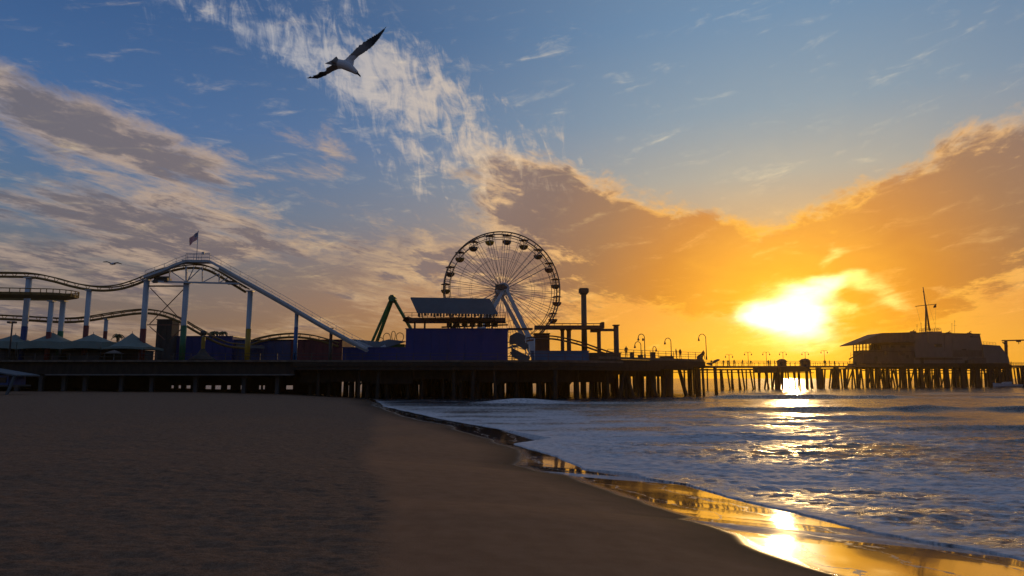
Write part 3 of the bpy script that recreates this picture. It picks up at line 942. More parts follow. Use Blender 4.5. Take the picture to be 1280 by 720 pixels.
mb = MB(); a = P(752.5, 407, Y5); mb.box((a.x, Y5, a.z), (0.5, 2.9, 1.1)); a = P(744, 413.6, Y5); mb.box((a.x, Y5, a.z), (1.7, 1.2, 0.5)); mb.build('turn_end', M_rust, coaster)
for px, w_ in ((703, 0.34), (711, 0.4), (748.5, 0.36)):
    post(px, 413, Y5, w_, None, 0, M_rust)
post(770, 407, Y5 - 2, 0.46, M_dark, 425, M_rust)
mb = MB(); mb.beam(P(750, 412.5, Y5 - 2), P(769, 412.5, Y5 - 2), 0.45, 0.45); mb.build('portal_beam', M_rust, coaster)
track(pxpath([(650, 424), (672, 420.5), (688, 420), (700, 421.5), (714, 424.5), (730, 429), (750, 436), (772, 443)], 121.0), M_rust, 1.2, 0.5, 0.09, 0.16)
# station: long platform with slatted canopy behind the navy box
YS = 112.0
a, b_ = P(505, 399.5, YS), P(632, 399.5, YS)
mb = MB(); mb.box(((a.x + b_.x) / 2, YS + 2, a.z), (b_.x - a.x, 4.0, 0.62)); mb.prism([P(505, 397, YS), P(511, 395, YS), P(511, 402, YS), P(503, 401, YS)], (0, 4, 0)); mb.build('station_platform', M_rust, coaster)
for px in (518, 530.5, 560, 590, 615):
    t_ = P(px, 402, YS); mb = MB(); mb.beam((t_.x, YS + 0.6, DZ), (t_.x, YS + 0.6, t_.z), 0.30); mb.build('platform_post', M_rust, coaster)
mb = MB()
railing(mb, [(a.x, YS + 0.05), (b_.x, YS + 0.05)], a.z + 0.31, 0.85, 1.2, (1.0, 0.5), 0.06)
mb.build('station_railing', M_dark, coaster)
tl, tr, br_, bl = P(513, 373, YS - 1), P(612, 374.5, YS - 1), P(622.5, 393, YS - 3.2), P(521.5, 391.5, YS - 3.2)
mb = MB(); mb.prism([tl, tr, br_, bl], (0.0, 0.25, 0.22)); mb.build('station_roof', M_roof, coaster)
mb = MB()
for t in (0.05, 0.28, 0.52, 0.76, 0.96):
    p_ = bl.lerp(br_, t) + Vector((0, 0.3, 0)); mb.beam(p_, (p_.x, p_.y + 2.9, a.z), 0.16)
for i in range(26):
    p_ = bl.lerp(br_, 0.02 + 0.96 * i / 25) + Vector((0, 0.35, 0.02)); L_ = random.uniform(0.25, 0.6)
    mb.box(p_ - Vector((0, 0, L_ / 2)), (random.uniform(0.15, 0.45), 0.2, L_))
mb.beam(bl + Vector((0.2, 0.3, -0.55)), br_ + Vector((-0.2, 0.3, -0.55)), 0.09)
mb.build('roof_valance', M_dark, coaster)
mb = MB()                                         # coaster train and seats waiting in the station
for i in range(7):
    p_ = P(562 + i * 9.5, 406.5, YS + 3); mb.box(p_, (0.9, 1.2, 0.55)); mb.box(p_ + Vector((0.35, 0, 0.35)), (0.18, 1.2, 0.7))
mb.beam(P(552, 409, YS + 3), P(635, 406, YS + 3), 0.5, 0.22); mb.build('queue_fence', M_dark, coaster)

# flag on the crest
fx = P(246, 318, YC); ft = P(246.5, 289, YC)
flagpole = thing('flagpole', 'thin flagpole on the coaster crest flying a striped red, white and blue flag', 'flag', (fx.x, YC, fx.z - 1.0))
mb = MB(); mb.tube([(fx.x, YC, fx.z - 1.0), (fx.x, YC, ft.z)], 0.055, 6); mb.lathe([(0.0, 0.12), (0.09, 0.05), (0.09, -0.02), (0.0, -0.08)], (fx.x, YC, ft.z), 8); mb.build('pole', M_white, flagpole)
me = bpy.data.meshes.new('flag'); NX, NZ = 22, 12; W_, H_ = 1.95, 1.2
vs = []; uv = []
for j in range(NZ + 1):
    for i in range(NX + 1):
        s_ = i / NX; t_ = j / NZ
        fall = 1.05 * s_ ** 1.15                          # cloth droops away from the pole
        x = -s_ * W_ * 0.66; z = ft.z - 0.1 - H_ * (1 - t_) - fall
        y = 0.16 * math.sin(s_ * 9 + t_ * 2.0) * s_ ** 0.6
        vs.append((x, y, z - wloc(flagpole).z)); uv.append((s_, t_))
fs = [(j * (NX + 1) + i, j * (NX + 1) + i + 1, (j + 1) * (NX + 1) + i + 1, (j + 1) * (NX + 1) + i) for j in range(NZ) for i in range(NX)]
me.from_pydata(vs, [], fs); l_ = me.uv_layers.new(name='UVMap')
for lp in me.loops: l_.data[lp.index].uv = uv[lp.vertex_index]
for pl in me.polygons: pl.use_smooth = True
m, nt, b = new_mat('flag_cloth'); tcn = nt.nodes.new('ShaderNodeTexCoord'); uvx, uvy, _ = sep(Nd(tcn.outputs['UV']))
stripe = Nd.m('MODULO', uvy * 6.5, 1.0); isred = Nd.m('LESS_THAN', stripe, 0.5)
ca = Nd.m('LESS_THAN', uvx, 0.40) * Nd.m('GREATER_THAN', uvy, 6.0 / 13.0)
sx_ = Nd.m('MODULO', uvx * 15.0, 1.0) - 0.5; sy_ = Nd.m('MODULO', (uvy - 6 / 13) * 9.3, 1.0) - 0.5
star = Nd.m('LESS_THAN', sx_ * sx_ + sy_ * sy_, 0.09)
cc = mixc(isred, (0.75, 0.72, 0.70, 1), (0.62, 0.02, 0.03, 1)); cc = mixc(ca, cc, mixc(star, (0.015, 0.025, 0.12, 1), (0.75, 0.75, 0.75, 1)))
nt.links.new(cc.s, b.inputs['Base Color']); b.inputs['Roughness'].default_value = 0.8
me.materials.append(m); fo = bpy.data.objects.new('flag', me); C.objects.link(fo); fo.parent = flagpole

# ================================================================== BUILDINGS ON THE DECK
def wallbox(name, px0, px1, pyt, Y, depth, mat, label, cat, trim=None, panels=0, pz=None):
    a, b_ = P(px0, pyt, Y), P(px1, pyt, Y); base = DZ if pz is None else pz
    t = thing(name, label, cat, ((a.x + b_.x) / 2, Y + depth / 2, base))
    m_ = MB(); m_.box2((a.x, Y, base), (b_.x, Y + depth, a.z - 0.12)); m_.build('wall', mat, t)
    m_ = MB(); m_.box2((a.x - 0.12, Y - 0.12, a.z - 0.117), (b_.x + 0.12, Y + depth + 0.12, a.z + 0.02)); m_.build('coping', trim or mat, t)
    if panels:
        m_ = MB()
        for i in range(1, panels):
            x = a.x + (b_.x - a.x) * i / panels; m_.box((x, Y - 0.03, (base + a.z) / 2 - 0.05), (0.09, 0.05, a.z - base - 0.25))
        m_.build('batten', mat, t)
    return t
wallbox('stair_tower', 196.5, 215.5, 399, 117, 2.6, M_dconc, 'square grey panelled tower between the two crest posts of the coaster', 'tower', M_conc, 3)
wallbox('ride_building', 216, 291, 420, 119, 8, M_navy, 'low navy blue building right of the square grey tower', 'building', M_dblue, 9)
wallbox('arcade_building', 291.5, 364, 424.5, 120, 9, M_dblue, 'low dark arcade building beneath the lift hill, with a lighter awning', 'building', M_dark, 7)
wallbox('food_hall', 364.5, 428, 424.5, 119, 9, M_maroon, 'low maroon boarded building behind the blue footed coaster post', 'building', M_maroon, 8)
wallbox('navy_screen', 428.5, 507, 434, 111, 0.5, M_navy, 'low navy blue screen wall at the foot of the lift hill', 'wall', M_dblue, 8)
wallbox('navy_ride_box', 507.5, 634.5, 410.5, 111, 9, M_navy, 'tall plain navy blue box of a ride, under the canopied coaster station', 'building', M_navy, 12)
wallbox('teal_screen', 664, 736, 438.5, 114, 0.5, M_teal, 'low teal blue screen wall right of the ferris wheel base', 'wall', M_teal, 6)
wallbox('ticket_booth', 668, 687, 416.5, 126, 3, M_rust, 'dark rust brown booth behind the teal screen wall beside the ferris wheel', 'booth', M_dark, 4)
wallbox('machine_shed', 737, 776, 441, 115, 2.5, M_dconc, 'dark low shed at the foot of the drop tower', 'shed', M_dark, 4)
# awnings on the arcade
aw_ = thing('awning', 'pale sagging awning along the front of the dark arcade building', 'awning', P(315, 438, 118.5))
mb = MB(); mb.prism([P(297, 431, 118.8), P(330, 432, 118.8), P(331, 436, 117.2), P(296, 435, 117.2)], (0, 0, 0.06)); mb.build('cloth', M_dconc, aw_)
mb = MB()
for px in (298, 314, 329):
    q_ = P(px, 435.5, 117.3); mb.beam((q_.x, 117.3, DZ), q_, 0.08)
mb.build('pole', M_dark, aw_)
# grey sloping ride roof at the end of the lift
rr_ = thing('ride_canopy', 'pale grey sloping canopy where the lift hill comes down, left of the navy box', 'canopy', P(478, 440, 112.5))
mb = MB(); mb.prism([P(438, 424.5, 114), P(474, 428, 114), P(486, 425, 114), P(507, 427.5, 114), P(478, 436.5, 111.8), P(452, 435.5, 111.8)], (0, 0, 0.12)); mb.build('canopy_sheet', M_roof, rr_)
mb = MB(); mb.beam(P(446, 427, 111.7), P(471, 437, 111.7), 0.35); mb.beam(P(471, 437.4, 111.7), P(482, 432, 111.7), 0.35); mb.build('canopy_edge', M_white, rr_)
mb = MB()
for px in (447, 462, 478, 496):
    q_ = P(px, 433, 113); mb.beam((q_.x, 113.2, DZ), (q_.x, 113.2, q_.z), 0.14)
mb.build('canopy_post', M_dark, rr_)
rings = thing('teacup_ride', 'small looped hoops of a children ride between the swing frame legs', 'ride', P(492, 432, 116))
for px, pyc, w_, h_ in ((483.5, 424, 4.4, 7.5), (491.8, 420.5, 2.2, 6.5), (500, 422, 4.5, 6.0), (475, 425, 4, 3)):
    c_ = P(px, pyc, 116); mb = MB()
    mb.tube([c_ + Vector((w_ * 0.136 * math.cos(t), 0.35 * math.sin(t * 2), h_ * 0.136 * math.sin(t))) for t in [2 * math.pi * k / 24 for k in range(24)]], 0.06, 6, closed=True)
    mb.beam(c_ - Vector((0, 0, h_ * 0.136)), (c_.x, c_.y, DZ), 0.1)
    mb.build('hoop', M_gold, rings)
mb = MB(); q0, q1 = P(470, 430, 116), P(506, 430, 116); mb.box(((q0.x + q1.x) / 2, 116.4, q0.z - 0.3), (q1.x - q0.x, 2.2, 0.5)); mb.box(((q0.x + q1.x) / 2, 116.4, (q0.z + DZ) / 2 - 0.3), (q1.x - q0.x - 0.4, 1.8, q0.z - DZ - 0.5)); mb.build('base', M_dgreen, rings)

# swing ship A frame
sw = thing('swing_frame', 'dark green A shaped frame of a swing ride standing left of the canopied station', 'ride', P(490, 445, 118))
for (p0, p1) in (((488.5, 374), (463, 432)), ((490, 376), (468.5, 434)), ((492, 374), (515, 414)), ((494, 377), (520, 422))):
    Ya = 116.5 if p0[0] in (488.5, 494) else 119.0
    q_ = P(p1[0], p1[1], Ya); t_ = P(p0[0], p0[1], 117.7); d_ = (q_ - t_); k_ = (DZ - t_.z) / d_.z
    mb = MB(); mb.beam(t_, t_ + d_ * k_, 0.42, 0.42); mb.build('leg', M_dgreen, sw)
mb = MB(); t_ = P(491, 374, 117.7); mb.tube([t_ + Vector((0, -1.4, 0)), t_ + Vector((0, 1.4, 0))], 0.55, 12); mb.box(t_ + Vector((0, 0, 0.2)), (0.6, 2.0, 0.9)); mb.build('pivot', M_green, sw)

# drop tower
dt = thing('drop_tower', 'tall slim drop tower column with a square cap, right of the ferris wheel', 'tower', P(730.5, 444, 128))
t_ = P(729.6, 366, 128); mb = MB(); mb.tube([(t_.x, 128, DZ), (t_.x, 128, t_.z)], [0.56, 0.5], 16); mb.build('column', M_dark, dt)
mb = MB(); mb.box((t_.x, 128, t_.z + 0.35), (1.75, 1.75, 0.75)); mb.box((t_.x, 128, t_.z + 0.78), (1.4, 1.4, 0.12)); mb.box((t_.x, 128, t_.z - 0.15), (1.3, 1.3, 0.3)); mb.build('cap', M_dark, dt)
mb = MB(); mb.lathe([(0.62, 0.0), (1.4, 0.1), (1.5, 0.9), (0.62, 1.0)], (t_.x, 128, DZ + 0.6), 12); mb.build('seat_ring', M_rust, dt)

# ================================================================== FERRIS WHEEL
YW = 151.0; YAW = R(11)
hub = P(627.6, 362.5, YW); RW = 12.95
fw = thing('ferris_wheel', 'big ferris wheel with bowl shaped gondolas under small canopies, rising behind the navy box', 'ferris wheel', (hub.x, hub.y, DZ), None, YAW)
HZ = hub.z - DZ
M_steel = paint('wheel_steel', (0.36, 0.32, 0.30), 0.45, 0.15)
M_rimst = paint('wheel_rim_steel', (0.12, 0.095, 0.08), 0.5, 0.2)
def circ(r, y, n=80): return [Vector((r * math.cos(2 * math.pi * k / n), y, HZ + r * math.sin(2 * math.pi * k / n))) for k in range(n)]
AX = 1.35
for y in (-AX, AX):
    mb = MB(); mb.tube(circ(RW, y), 0.15, 7, closed=True); mb.build('rim', M_rimst, fw, local=True)
    mb = MB(); mb.tube(circ(RW * 0.905, y), 0.075, 6, closed=True); mb.build('inner_ring', M_rimst, fw, local=True)
    mb = MB(); mb.tube(circ(RW * 0.55, y, 60), 0.028, 5, closed=True); mb.tube(circ(RW * 0.74, y, 60), 0.024, 5, closed=True); mb.build('tie_ring', M_steel, fw, local=True)
mb = MB()                                          # rim lacing, one part
for k in range(40):
    a = 2 * math.pi * k / 40; a2 = 2 * math.pi * (k + 0.5) / 40
    p0 = Vector((RW * math.cos(a), -AX, HZ + RW * math.sin(a))); p1 = Vector((RW * math.cos(a), AX, HZ + RW * math.sin(a)))
    mb.beam(p0, p1, 0.09)
    for y in (-AX, AX):
        mb.beam((RW * math.cos(a), y, HZ + RW * math.sin(a)), (RW * .905 * math.cos(a), y, HZ + RW * .905 * math.sin(a)), 0.06)
mb.build('rim_lacing', M_dark, fw, local=True)
ang0 = R(85)
sp0 = None
for side in (-1, 1):
    for k in range(20):
        a = ang0 + 2 * math.pi * k / 20
        mb = MB()
        for da in (-0.055, 0.055):
            p0 = Vector((1.0 * math.cos(a + da * 4), side * 1.75, HZ + 1.0 * math.sin(a + da * 4)))
            p1 = Vector((RW * math.cos(a + da), side * AX, HZ + RW * math.sin(a + da)))
            mb.tube([p0, p1], 0.052, 5)
        mb.build('spoke', M_steel, fw, local=True)
def axcyl(r, y0, y1, n=20):
    m_ = MB(); m_.tube([(0, y0, HZ), (0, y1, HZ)], r, n); return m_
axcyl(1.15, -1.9, 1.9).build('hub', M_white, fw, local=True)
axcyl(0.55, -3.6, 3.6).build('axle', M_dark, fw, local=True)
for y in (-1.9, 1.9):
    mb = MB(); mb.tube([(1.25 * math.cos(2 * math.pi * k / 28), y, HZ + 1.25 * math.sin(2 * math.pi * k / 28)) for k in range(28)], 0.14, 6, closed=True)
    mb.build('hub_flange', M_white, fw, local=True)
mb = MB(); mb.box((-1.2, -4.0, HZ + 0.1), (1.9, 1.2, 1.05)); mb.build('bearing_box', M_dark, fw, local=True)
mb = MB(); mb.box((0, 3.9, HZ), (1.5, 1.0, 1.0)); mb.build('bearing_box', M_dark, fw, local=True)
for (x, y) in ((8.2, -4.3), (-9.0, -4.3), (9.4, 4.2), (-9.0, 4.2)):
    mb = MB(); s_ = 1 if x > 0 else -1
    t_ = Vector((0.25 * s_, y * 0.9, HZ - 0.2)); f_ = Vector((x, y, 0.0))
    n_ = (f_ - t_).normalized(); side_ = n_.cross(Vector((0, 1, 0))).normalized()
    mb.prism([t_ + side_ * 0.32, t_ - side_ * 0.32, f_ - side_ * 0.62, f_ + side_ * 0.62], (0, 0.55, 0))
    mb.build('leg', M_white, fw, local=True)
# gusset plates and loading deck at the foot
mb = MB(); mb.prism([(4.4, -4.9, 6.9), (5.4, -4.9, 6.7), (9.0, -4.9, 2.6), (9.8, -4.9, 0.4), (6.6, -4.9, 1.6), (4.8, -4.9, 4.3)], (0, 0.3, 0)); mb.build('gusset_plate', M_white, fw, local=True)
mb = MB(); mb.box((0, 0, 1.0), (15, 8, 0.25)); mb.build('loading_deck', M_dark, fw, local=True)
mb = MB()
for k in range(9):
    x = -7 + 14 * k / 8; mb.beam((x, -3.9, 0), (x, -3.9, 2.1), 0.1)
for z in (2.1, 1.6): mb.beam((-7, -3.9, z), (7, -3.9, z), 0.08)
mb.build('loading_railing', M_dark, fw, local=True)
gcol = [M_dark, M_yellow, M_dark, M_gold, M_dark, M_gold, M_dark, M_dark, M_dark, M_maroon, M_dark, M_dark, M_dark, M_dark, M_red, M_maroon, M_dark, M_maroon, M_dark, M_gold]
bowl = [(0.0, -2.35), (0.45, -2.3), (0.8, -2.05), (1.0, -1.72), (1.08, -1.42), (1.02, -1.42), (0.75, -1.9), (0.0, -2.1)]
umb_ = [(0.0, 0.14), (0.35, 0.08), (0.8, -0.05), (1.12, -0.2), (1.08, -0.23), (0.5, -0.08), (0.0, 0.0)]
gmeshes = {}
cz_mesh = hz_mesh = None
for k in range(20):
    a = ang0 + 2 * math.pi * k / 20
    loc = Vector((RW * 0.975 * math.cos(a), 0, HZ + RW * 0.975 * math.sin(a)))
    mt = gcol[k]
    mb = MB(); mb.lathe(bowl, (0, 0, 0), 16); g = mb.build('gondola', mt, fw, local=True); g.location = loc
    if cz_mesh is None:
        mb = MB(); mb.lathe(umb_, (0, 0, 0), 14); c_ = mb.build('canopy', M_rust, g, local=True); cz_mesh = c_.data
        mb = MB(); mb.tube([(0, 0, 0.1), (0, 0, -2.2)], 0.07, 6); mb.tube([(0, -AX, 0), (0, AX, 0)], 0.06, 6)
        for q_ in range(4):
            t_ = q_ * math.pi / 2 + 0.5; mb.tube([(0.98 * math.cos(t_), 0.98 * math.sin(t_), -0.2), (1.0 * math.cos(t_), 1.0 * math.sin(t_), -1.45)], 0.028, 5)
        h_ = mb.build('hanger', M_dark, g, local=True); hz_mesh = h_.data
    else:
        for nm, me in (('canopy', cz_mesh), ('hanger', hz_mesh)):
            o = bpy.data.objects.new(nm, me); C.objects.link(o); o.parent = g

# lattice screens below the wheel, right of the navy box
ls = thing('mesh_screen', 'pale torn mesh screen with thin poles below the ferris wheel leg', 'screen', P(650, 452, 113))
for poly in ([(637, 420), (646, 415), (657, 420), (655, 427), (661, 431), (657, 438), (644, 430), (637, 431)], [(639, 434), (650, 440), (663, 446), (660, 454), (650, 451), (640, 446)]):
    mb = MB(); mb.prism([P(x, y, 113) for x, y in poly], (0, 0.12, 0)); mb.build('mesh_panel', M_roof, ls)
mb = MB()
for px, py0 in ((640, 420), (657, 416), (668, 423), (661, 430)):
    q_ = P(px, py0, 113.2); mb.tube([(q_.x, 113.2, DZ), q_], 0.09, 6)
mb.tube([P(637, 445, 113.2), P(645, 434, 113.2), P(656, 437, 113.2), P(662, 447, 113.2)], 0.08, 6)
mb.build('frame', M_white, ls)

# ================================================================== TENTS
def tent(pxa, pxp, pxb, pyp, name_label, Y=105.0, pye=427.5, val=1.1):
    e0, pk, e1 = P(pxa, pye, Y), P(pxp, pyp, Y), P(pxb, pye, Y)
    w_ = (e1.x - e0.x); cx0 = (e0.x + e1.x) / 2; half = w_ / 2; eave = e0.z
    t = thing('market_tent', name_label, 'tent', (cx0, Y + 3, DZ), 'peaked canvas tents along the pier edge')
    n = 18; vs = []; fs = []
    for j in range(n + 1):
        for i in range(n + 1):
            u_, v_ = 2 * i / n - 1, 2 * j / n - 1
            d = max(abs(u_), abs(v_)); dd_ = (abs(u_) ** 3 + abs(v_) ** 3) ** (1 / 3)
            hgt = (1 - min(1, dd_)) ** 1.25 * (pk.z - eave)
            edge = 0.16 * (d ** 6) * (1 - (min(abs(u_), abs(v_)) ** 2)) * 1.0
            off = (pk.x - cx0) * (1 - d)
            vs.append((cx0 + off + u_ * half, Y + 3 + v_ * 3.2, eave + hgt + edge))
    N1 = n + 1
    fs = [(j * N1 + i, j * N1 + i + 1, (j + 1) * N1 + i + 1, (j + 1) * N1 + i) for j in range(n) for i in range(n)]
    m_ = MB(); m_.add(vs, fs, True)
    rim = [i for i in range(N1)] + [j * N1 + n for j in range(1, N1)] + [n * N1 + i for i in range(n - 1, -1, -1)] + [j * N1 for j in range(n - 1, 0, -1)]
    rv = [vs[i] for i in rim]; k_ = len(rv)
    m_.add(rv + [(p[0], p[1], p[2] - val) for p in rv], [(i, (i + 1) % k_, (i + 1) % k_ + k_, i + k_) for i in range(k_)])
    m_.build('canopy', M_tent, t)
    for sx in (-1, 1):
        for sy in (-1, 1):
            m_ = MB(); m_.tube([(cx0 + sx * (half - 0.08), Y + 3 + sy * 3.1, DZ), (cx0 + sx * (half - 0.08), Y + 3 + sy * 3.1, eave)], 0.06, 6); m_.build('pole', M_dark, t)
    m_ = MB(); m_.tube([(pk.x, Y + 3, pk.z - 0.3), (pk.x, Y + 3, pk.z + 0.25)], 0.04, 5); m_.build('finial', M_dark, t)
tent(-28, 2, 22, 416.5, 'grey green peaked tent behind the flood light pole, cut off by the view edge')
tent(23, 50, 76.3, 414, 'grey green peaked tent below the tall blue footed coaster post')
tent(76.6, 102, 128, 415.5, 'grey green peaked tent between two coaster posts, second from the right end of its row')
tent(126, 152, 179, 414.5, 'grey green peaked tent ending its row, beside the red footed crest post', pye=434.0, val=0.35)
wallbox('boardwalk_shops', -60, 176, 437.5, 110, 4, M_dconc, 'long dark low row of shops behind the peaked tents', 'building', M_dark, 14)
# stalls under the tents
for px0, px1, lab in ((30, 74, 'dark low stall counter under the tent below the blue footed post'), (84, 124, 'dark low stall counter under the second tent from the right')):
    a, b_ = P(px0, 444, 107), P(px1, 444, 107); t = thing('stall', lab, 'stall', ((a.x + b_.x) / 2, 108, DZ), 'stalls under the tents')
    m_ = MB(); m_.box2((a.x, 107, DZ), (b_.x, 109, DZ + 1.0)); m_.build('counter', M_dconc, t)
    m_ = MB(); m_.box2((a.x - 0.1, 106.9, DZ + 1.003), (b_.x + 0.1, 109.1, DZ + 1.08)); m_.build('worktop', M_dark, t)
ub = thing('patio_umbrella', 'pale patterned patio umbrella beside the rightmost tent', 'umbrella', P(143, 452, 104))
c_ = P(143, 437.5, 104); mb = MB(); mb.lathe([(0, 0.0), (0.5, -0.16), (1.4, -0.55), (1.38, -0.6), (0.5, -0.22), (0, -0.08)], c_, 8); mb.build('canopy', M_stucco, ub)
mb = MB(); mb.tube([(c_.x, 104, DZ), c_], 0.05, 6); mb.build('pole', M_white, ub)
# flood light pole
fl = thing('flood_light_pole', 'slim dark flood light pole with two heads at the far left of the pier', 'lamp', P(14, 452, 100))
t_ = P(15.5, 404, 100); mb = MB(); mb.tube([(t_.x, 100, DZ), (t_.x, 100, t_.z)], [0.13, 0.1], 8); mb.beam(t_ - Vector((0.5, 0, 0)), t_ + Vector((0.5, 0, 0)), 0.1); mb.build('pole', M_dark, fl)
for s_ in (-1, 1):
    mb = MB(); mb.box(t_ + Vector((s_ * 0.36, -0.1, 0.12)), (0.42, 0.5, 0.28)); mb.build('lamp_head', M_dark, fl)
# painted flower column ride and two small palms
rd = thing('kiddie_ride', 'yellow green children ride with a slim stem and flared skirt under the lift hill', 'ride', P(255, 452, 111))
q_ = P(255, 413.5, 111)
mb = MB(); mb.lathe([(0.3, 0), (0.32, 3.2), (0.28, q_.z - DZ - 1.0)], (q_.x, 111, DZ), 10); mb.build('stem', M_yellow, rd)
mb = MB(); mb.lathe([(0.28, 2.2), (0.9, 1.2), (2.0, 0.5), (2.0, 0.35), (0.3, 0.35)], (q_.x, 111, DZ), 14); mb.build('skirt', M_dconc, rd)
mb = MB(); mb.lathe([(0, 0.8), (0.5, 0.6), (0.6, 0.2), (0.3, 0.0)], (q_.x, 111, q_.z - 0.7), 10); mb.build('head', M_dark, rd)
def palm(px, pyt, Y, label, spread=1.0, base=DZ):
    t_ = P(px, pyt, Y); t = thing('palm_tree', label, 'palm tree', (t_.x, Y, base), 'palms among the rides')
    m_ = MB(); m_.tube([(t_.x + 0.15, Y, base), (t_.x + 0.05, Y, (base + t_.z) / 2), (t_.x, Y, t_.z - 0.3)], [0.2, 0.16, 0.13], 8); m_.build('trunk', M_trunk, t)
    m_ = MB(); rng = random.Random(int(px))
    for k in range(17):
        a = 2 * math.pi * k / 17 + rng.uniform(-.2, .2); up = rng.uniform(-0.2, 0.9); L_ = spread * rng.uniform(0.8, 1.2)
        d = Vector((math.cos(a), math.sin(a), 0)); pr = Vector((-d.y, d.x, 0)); prev = None
        for i in range(8):
            s_ = i / 7; c0 = Vector((t_.x, Y, t_.z - 0.3)) + d * (L_ * s_) + Vector((0, 0, up * L_ * s_ * 0.8 - 0.95 * L_ * s_ * s_))
            if prev is not None:
                wdt = 0.26 * math.sin(min(1, s_ + 0.12) * math.pi * 0.95) + 0.02
                for sd in (-1, 1):
                    m_.add([prev, c0, c0 + pr * sd * wdt - Vector((0, 0, 0.15)), prev + pr * sd * wdt * 0.9 - Vector((0, 0, 0.1)) + d * 0.02], [(0, 1, 2, 3)])
            prev = c0
    m_.build('crown', M_leaf, t, recalc=False); return t
palm(148, 416, 122, 'small palm crown just showing behind the rightmost tent peak', 1.0)
palm(268, 412.5, 121, 'taller palm of the pair behind the navy ride building', 1.1)
palm(279, 413, 123, 'shorter palm of the pair behind the navy ride building', 1.0)

# ================================================================== LAMPS ON THE PROMENADE
def curved_lamp(px, pyt, Y, base, label, arm=-1.0, s=1.0):
    t_ = P(px, pyt, Y); H = t_.z - base
    t = thing('street_lamp', label, 'street lamp', (t_.x, Y, base), 'curved lamps on the pier promenade')
    m_ = MB(); r_ = 0.5 * s
    pts_ = [(0, 0, 0), (0, 0, H - r_ * 1.2)] + [(arm * (r_ - r_ * math.cos(k * math.pi / 8)), 0, H - r_ * 1.2 + 1.2 * r_ * math.sin(k * math.pi / 8)) for k in range(1, 9)]
    m_.tube(pts_, [0.085] + [0.06] * (len(pts_) - 1), 7); m_.lathe([(0.16, 0), (0.14, 0.5), (0.09, 0.7)], (0, 0, 0), 8)
    m_.build('pole', M_dark, t, local=True)
    e = pts_[-1]
    m_ = MB(); m_.lathe([(0.0, 0.06), (0.08, 0.03), (0.11, -0.18), (0.2, -0.36), (0.17, -0.42), (0.0, -0.5)], e, 9); m_.build('lamp_shade', M_dark, t, local=True)
    return t
curved_lamp(801, 427, 113, 6.25, 'thin curved lamp, faint, left beside the thicker double headed lamp on the promenade')
l2 = curved_lamp(805.5, 417.5, 110.0, 6.25, 'tallest lamp on the left of the promenade, with two close lanterns')
m_ = MB(); H_ = P(805.5, 417.5, 110).z - 6.25; m_.lathe([(0.0, 0.06), (0.1, 0.0), (0.2, -0.3), (0.0, -0.45)], (-0.25, 0, H_ - 0.7), 8); m_.build('lamp_shade', M_dark, l2, local=True)
curved_lamp(838.5, 422.5, 113.5, 6.25, 'curved lamp with a hanging lantern in the middle of the promenade, above the low box')
curved_lamp(882, 417.5, 120.5, 6.25, 'curved lamp at the seaward tip of the promenade, nearest to the sun glow', s=1.25)
curved_lamp(816, 433, 118, 6.25, 'short hooked pipe lamp on top of the tall cabinet on the promenade', 0.8, 0.7)
for px0, px1, pyt, Y, lab in ((815, 820, 440, 112, 'tall dark cabinet on the promenade, between two curved lamps'), (799, 804.5, 443.5, 110, 'small dark cabinet beside the double headed lamp'),
                              (826, 843, 445.2, 113, 'long low box on the promenade under the middle curved lamp'), (789, 792.5, 440, 106.5, 'narrow dark locker at the landward end of the promenade railing')):
    a, b_ = P(px0, pyt, Y), P(px1, pyt, Y); t = thing('utility_cabinet', lab, 'cabinet', ((a.x + b_.x) / 2, Y + 0.8, 6.25))
    m_ = MB(); m_.box2((a.x, Y + 0.4, 6.25), (b_.x, Y + 1.3, a.z - 0.07)); m_.build('body', M_dark, t)
    m_ = MB(); m_.box2((a.x - 0.06, Y + 0.33, a.z - 0.067), (b_.x + 0.06, Y + 1.37, a.z)); m_.build('lid', M_dark, t)

# ================================================================== FAR PIER
A0 = Vector((56, 185, 0)); DIR = Vector((158, 100, 0)).normalized(); NRM = Vector((-DIR.y, DIR.x, 0))
FW = 9.0
def fz(s): return 6.3 + max(0, s) * 0.0112
def fp(s, o=0.0, z=0.0): return A0 + DIR * s + NRM * o + Vector((0, 0, z))
def s_of(px):
    d = ray(px, 473); k = d.x / d.y
    return (k * A0.y - A0.x) / (DIR.x - k * DIR.y)
def z_of(px, py, o=0.0):
    p_ = fp(s_of(px), o); return P(px, py, p_.y).z
S0, S1 = -32.0, 300.0
far = thing('fishing_pier', 'long narrow timber pier on slim piles, crossing under the setting sun', 'pier', fp(60, FW / 2, 0))
mb = MB()
n = 24
for i in range(n):
    a, b_ = S0 + (S1 - S0) * i / n, S0 + (S1 - S0) * (i + 1) / n
    vs = []
    for s in (a, b_):
        for o, dz in ((0, 0), (FW, 0), (FW, -0.3), (0, -0.3)): vs.append(fp(s, o, fz(s) + dz))
    mb.add(vs, [(0, 1, 5, 4), (1, 2, 6, 5), (2, 3, 7, 6), (3, 0, 4, 7)])
mb.build('deck', M_deck, far)
for o, z, h in ((0.25, -0.55, 0.45), (FW - 0.25, -0.55, 0.45)):
    mb = MB(); mb.beam(fp(S0, o, fz(S0) + z), fp(S1, o, fz(S1) + z), 0.2, h); mb.build('stringer', M_timber, far)
mb = MB(); mb.beam(fp(S0, 0.5, 4.55), fp(42, 0.5, 4.7), 0.16, 0.2); mb.build('pipe_rail', M_timber, far)
bents = [S0 + 2 + 6.3 * i for i in range(24)] + [122 + 7.0 * i for i in range(25)]
pf = None
cnt = 0
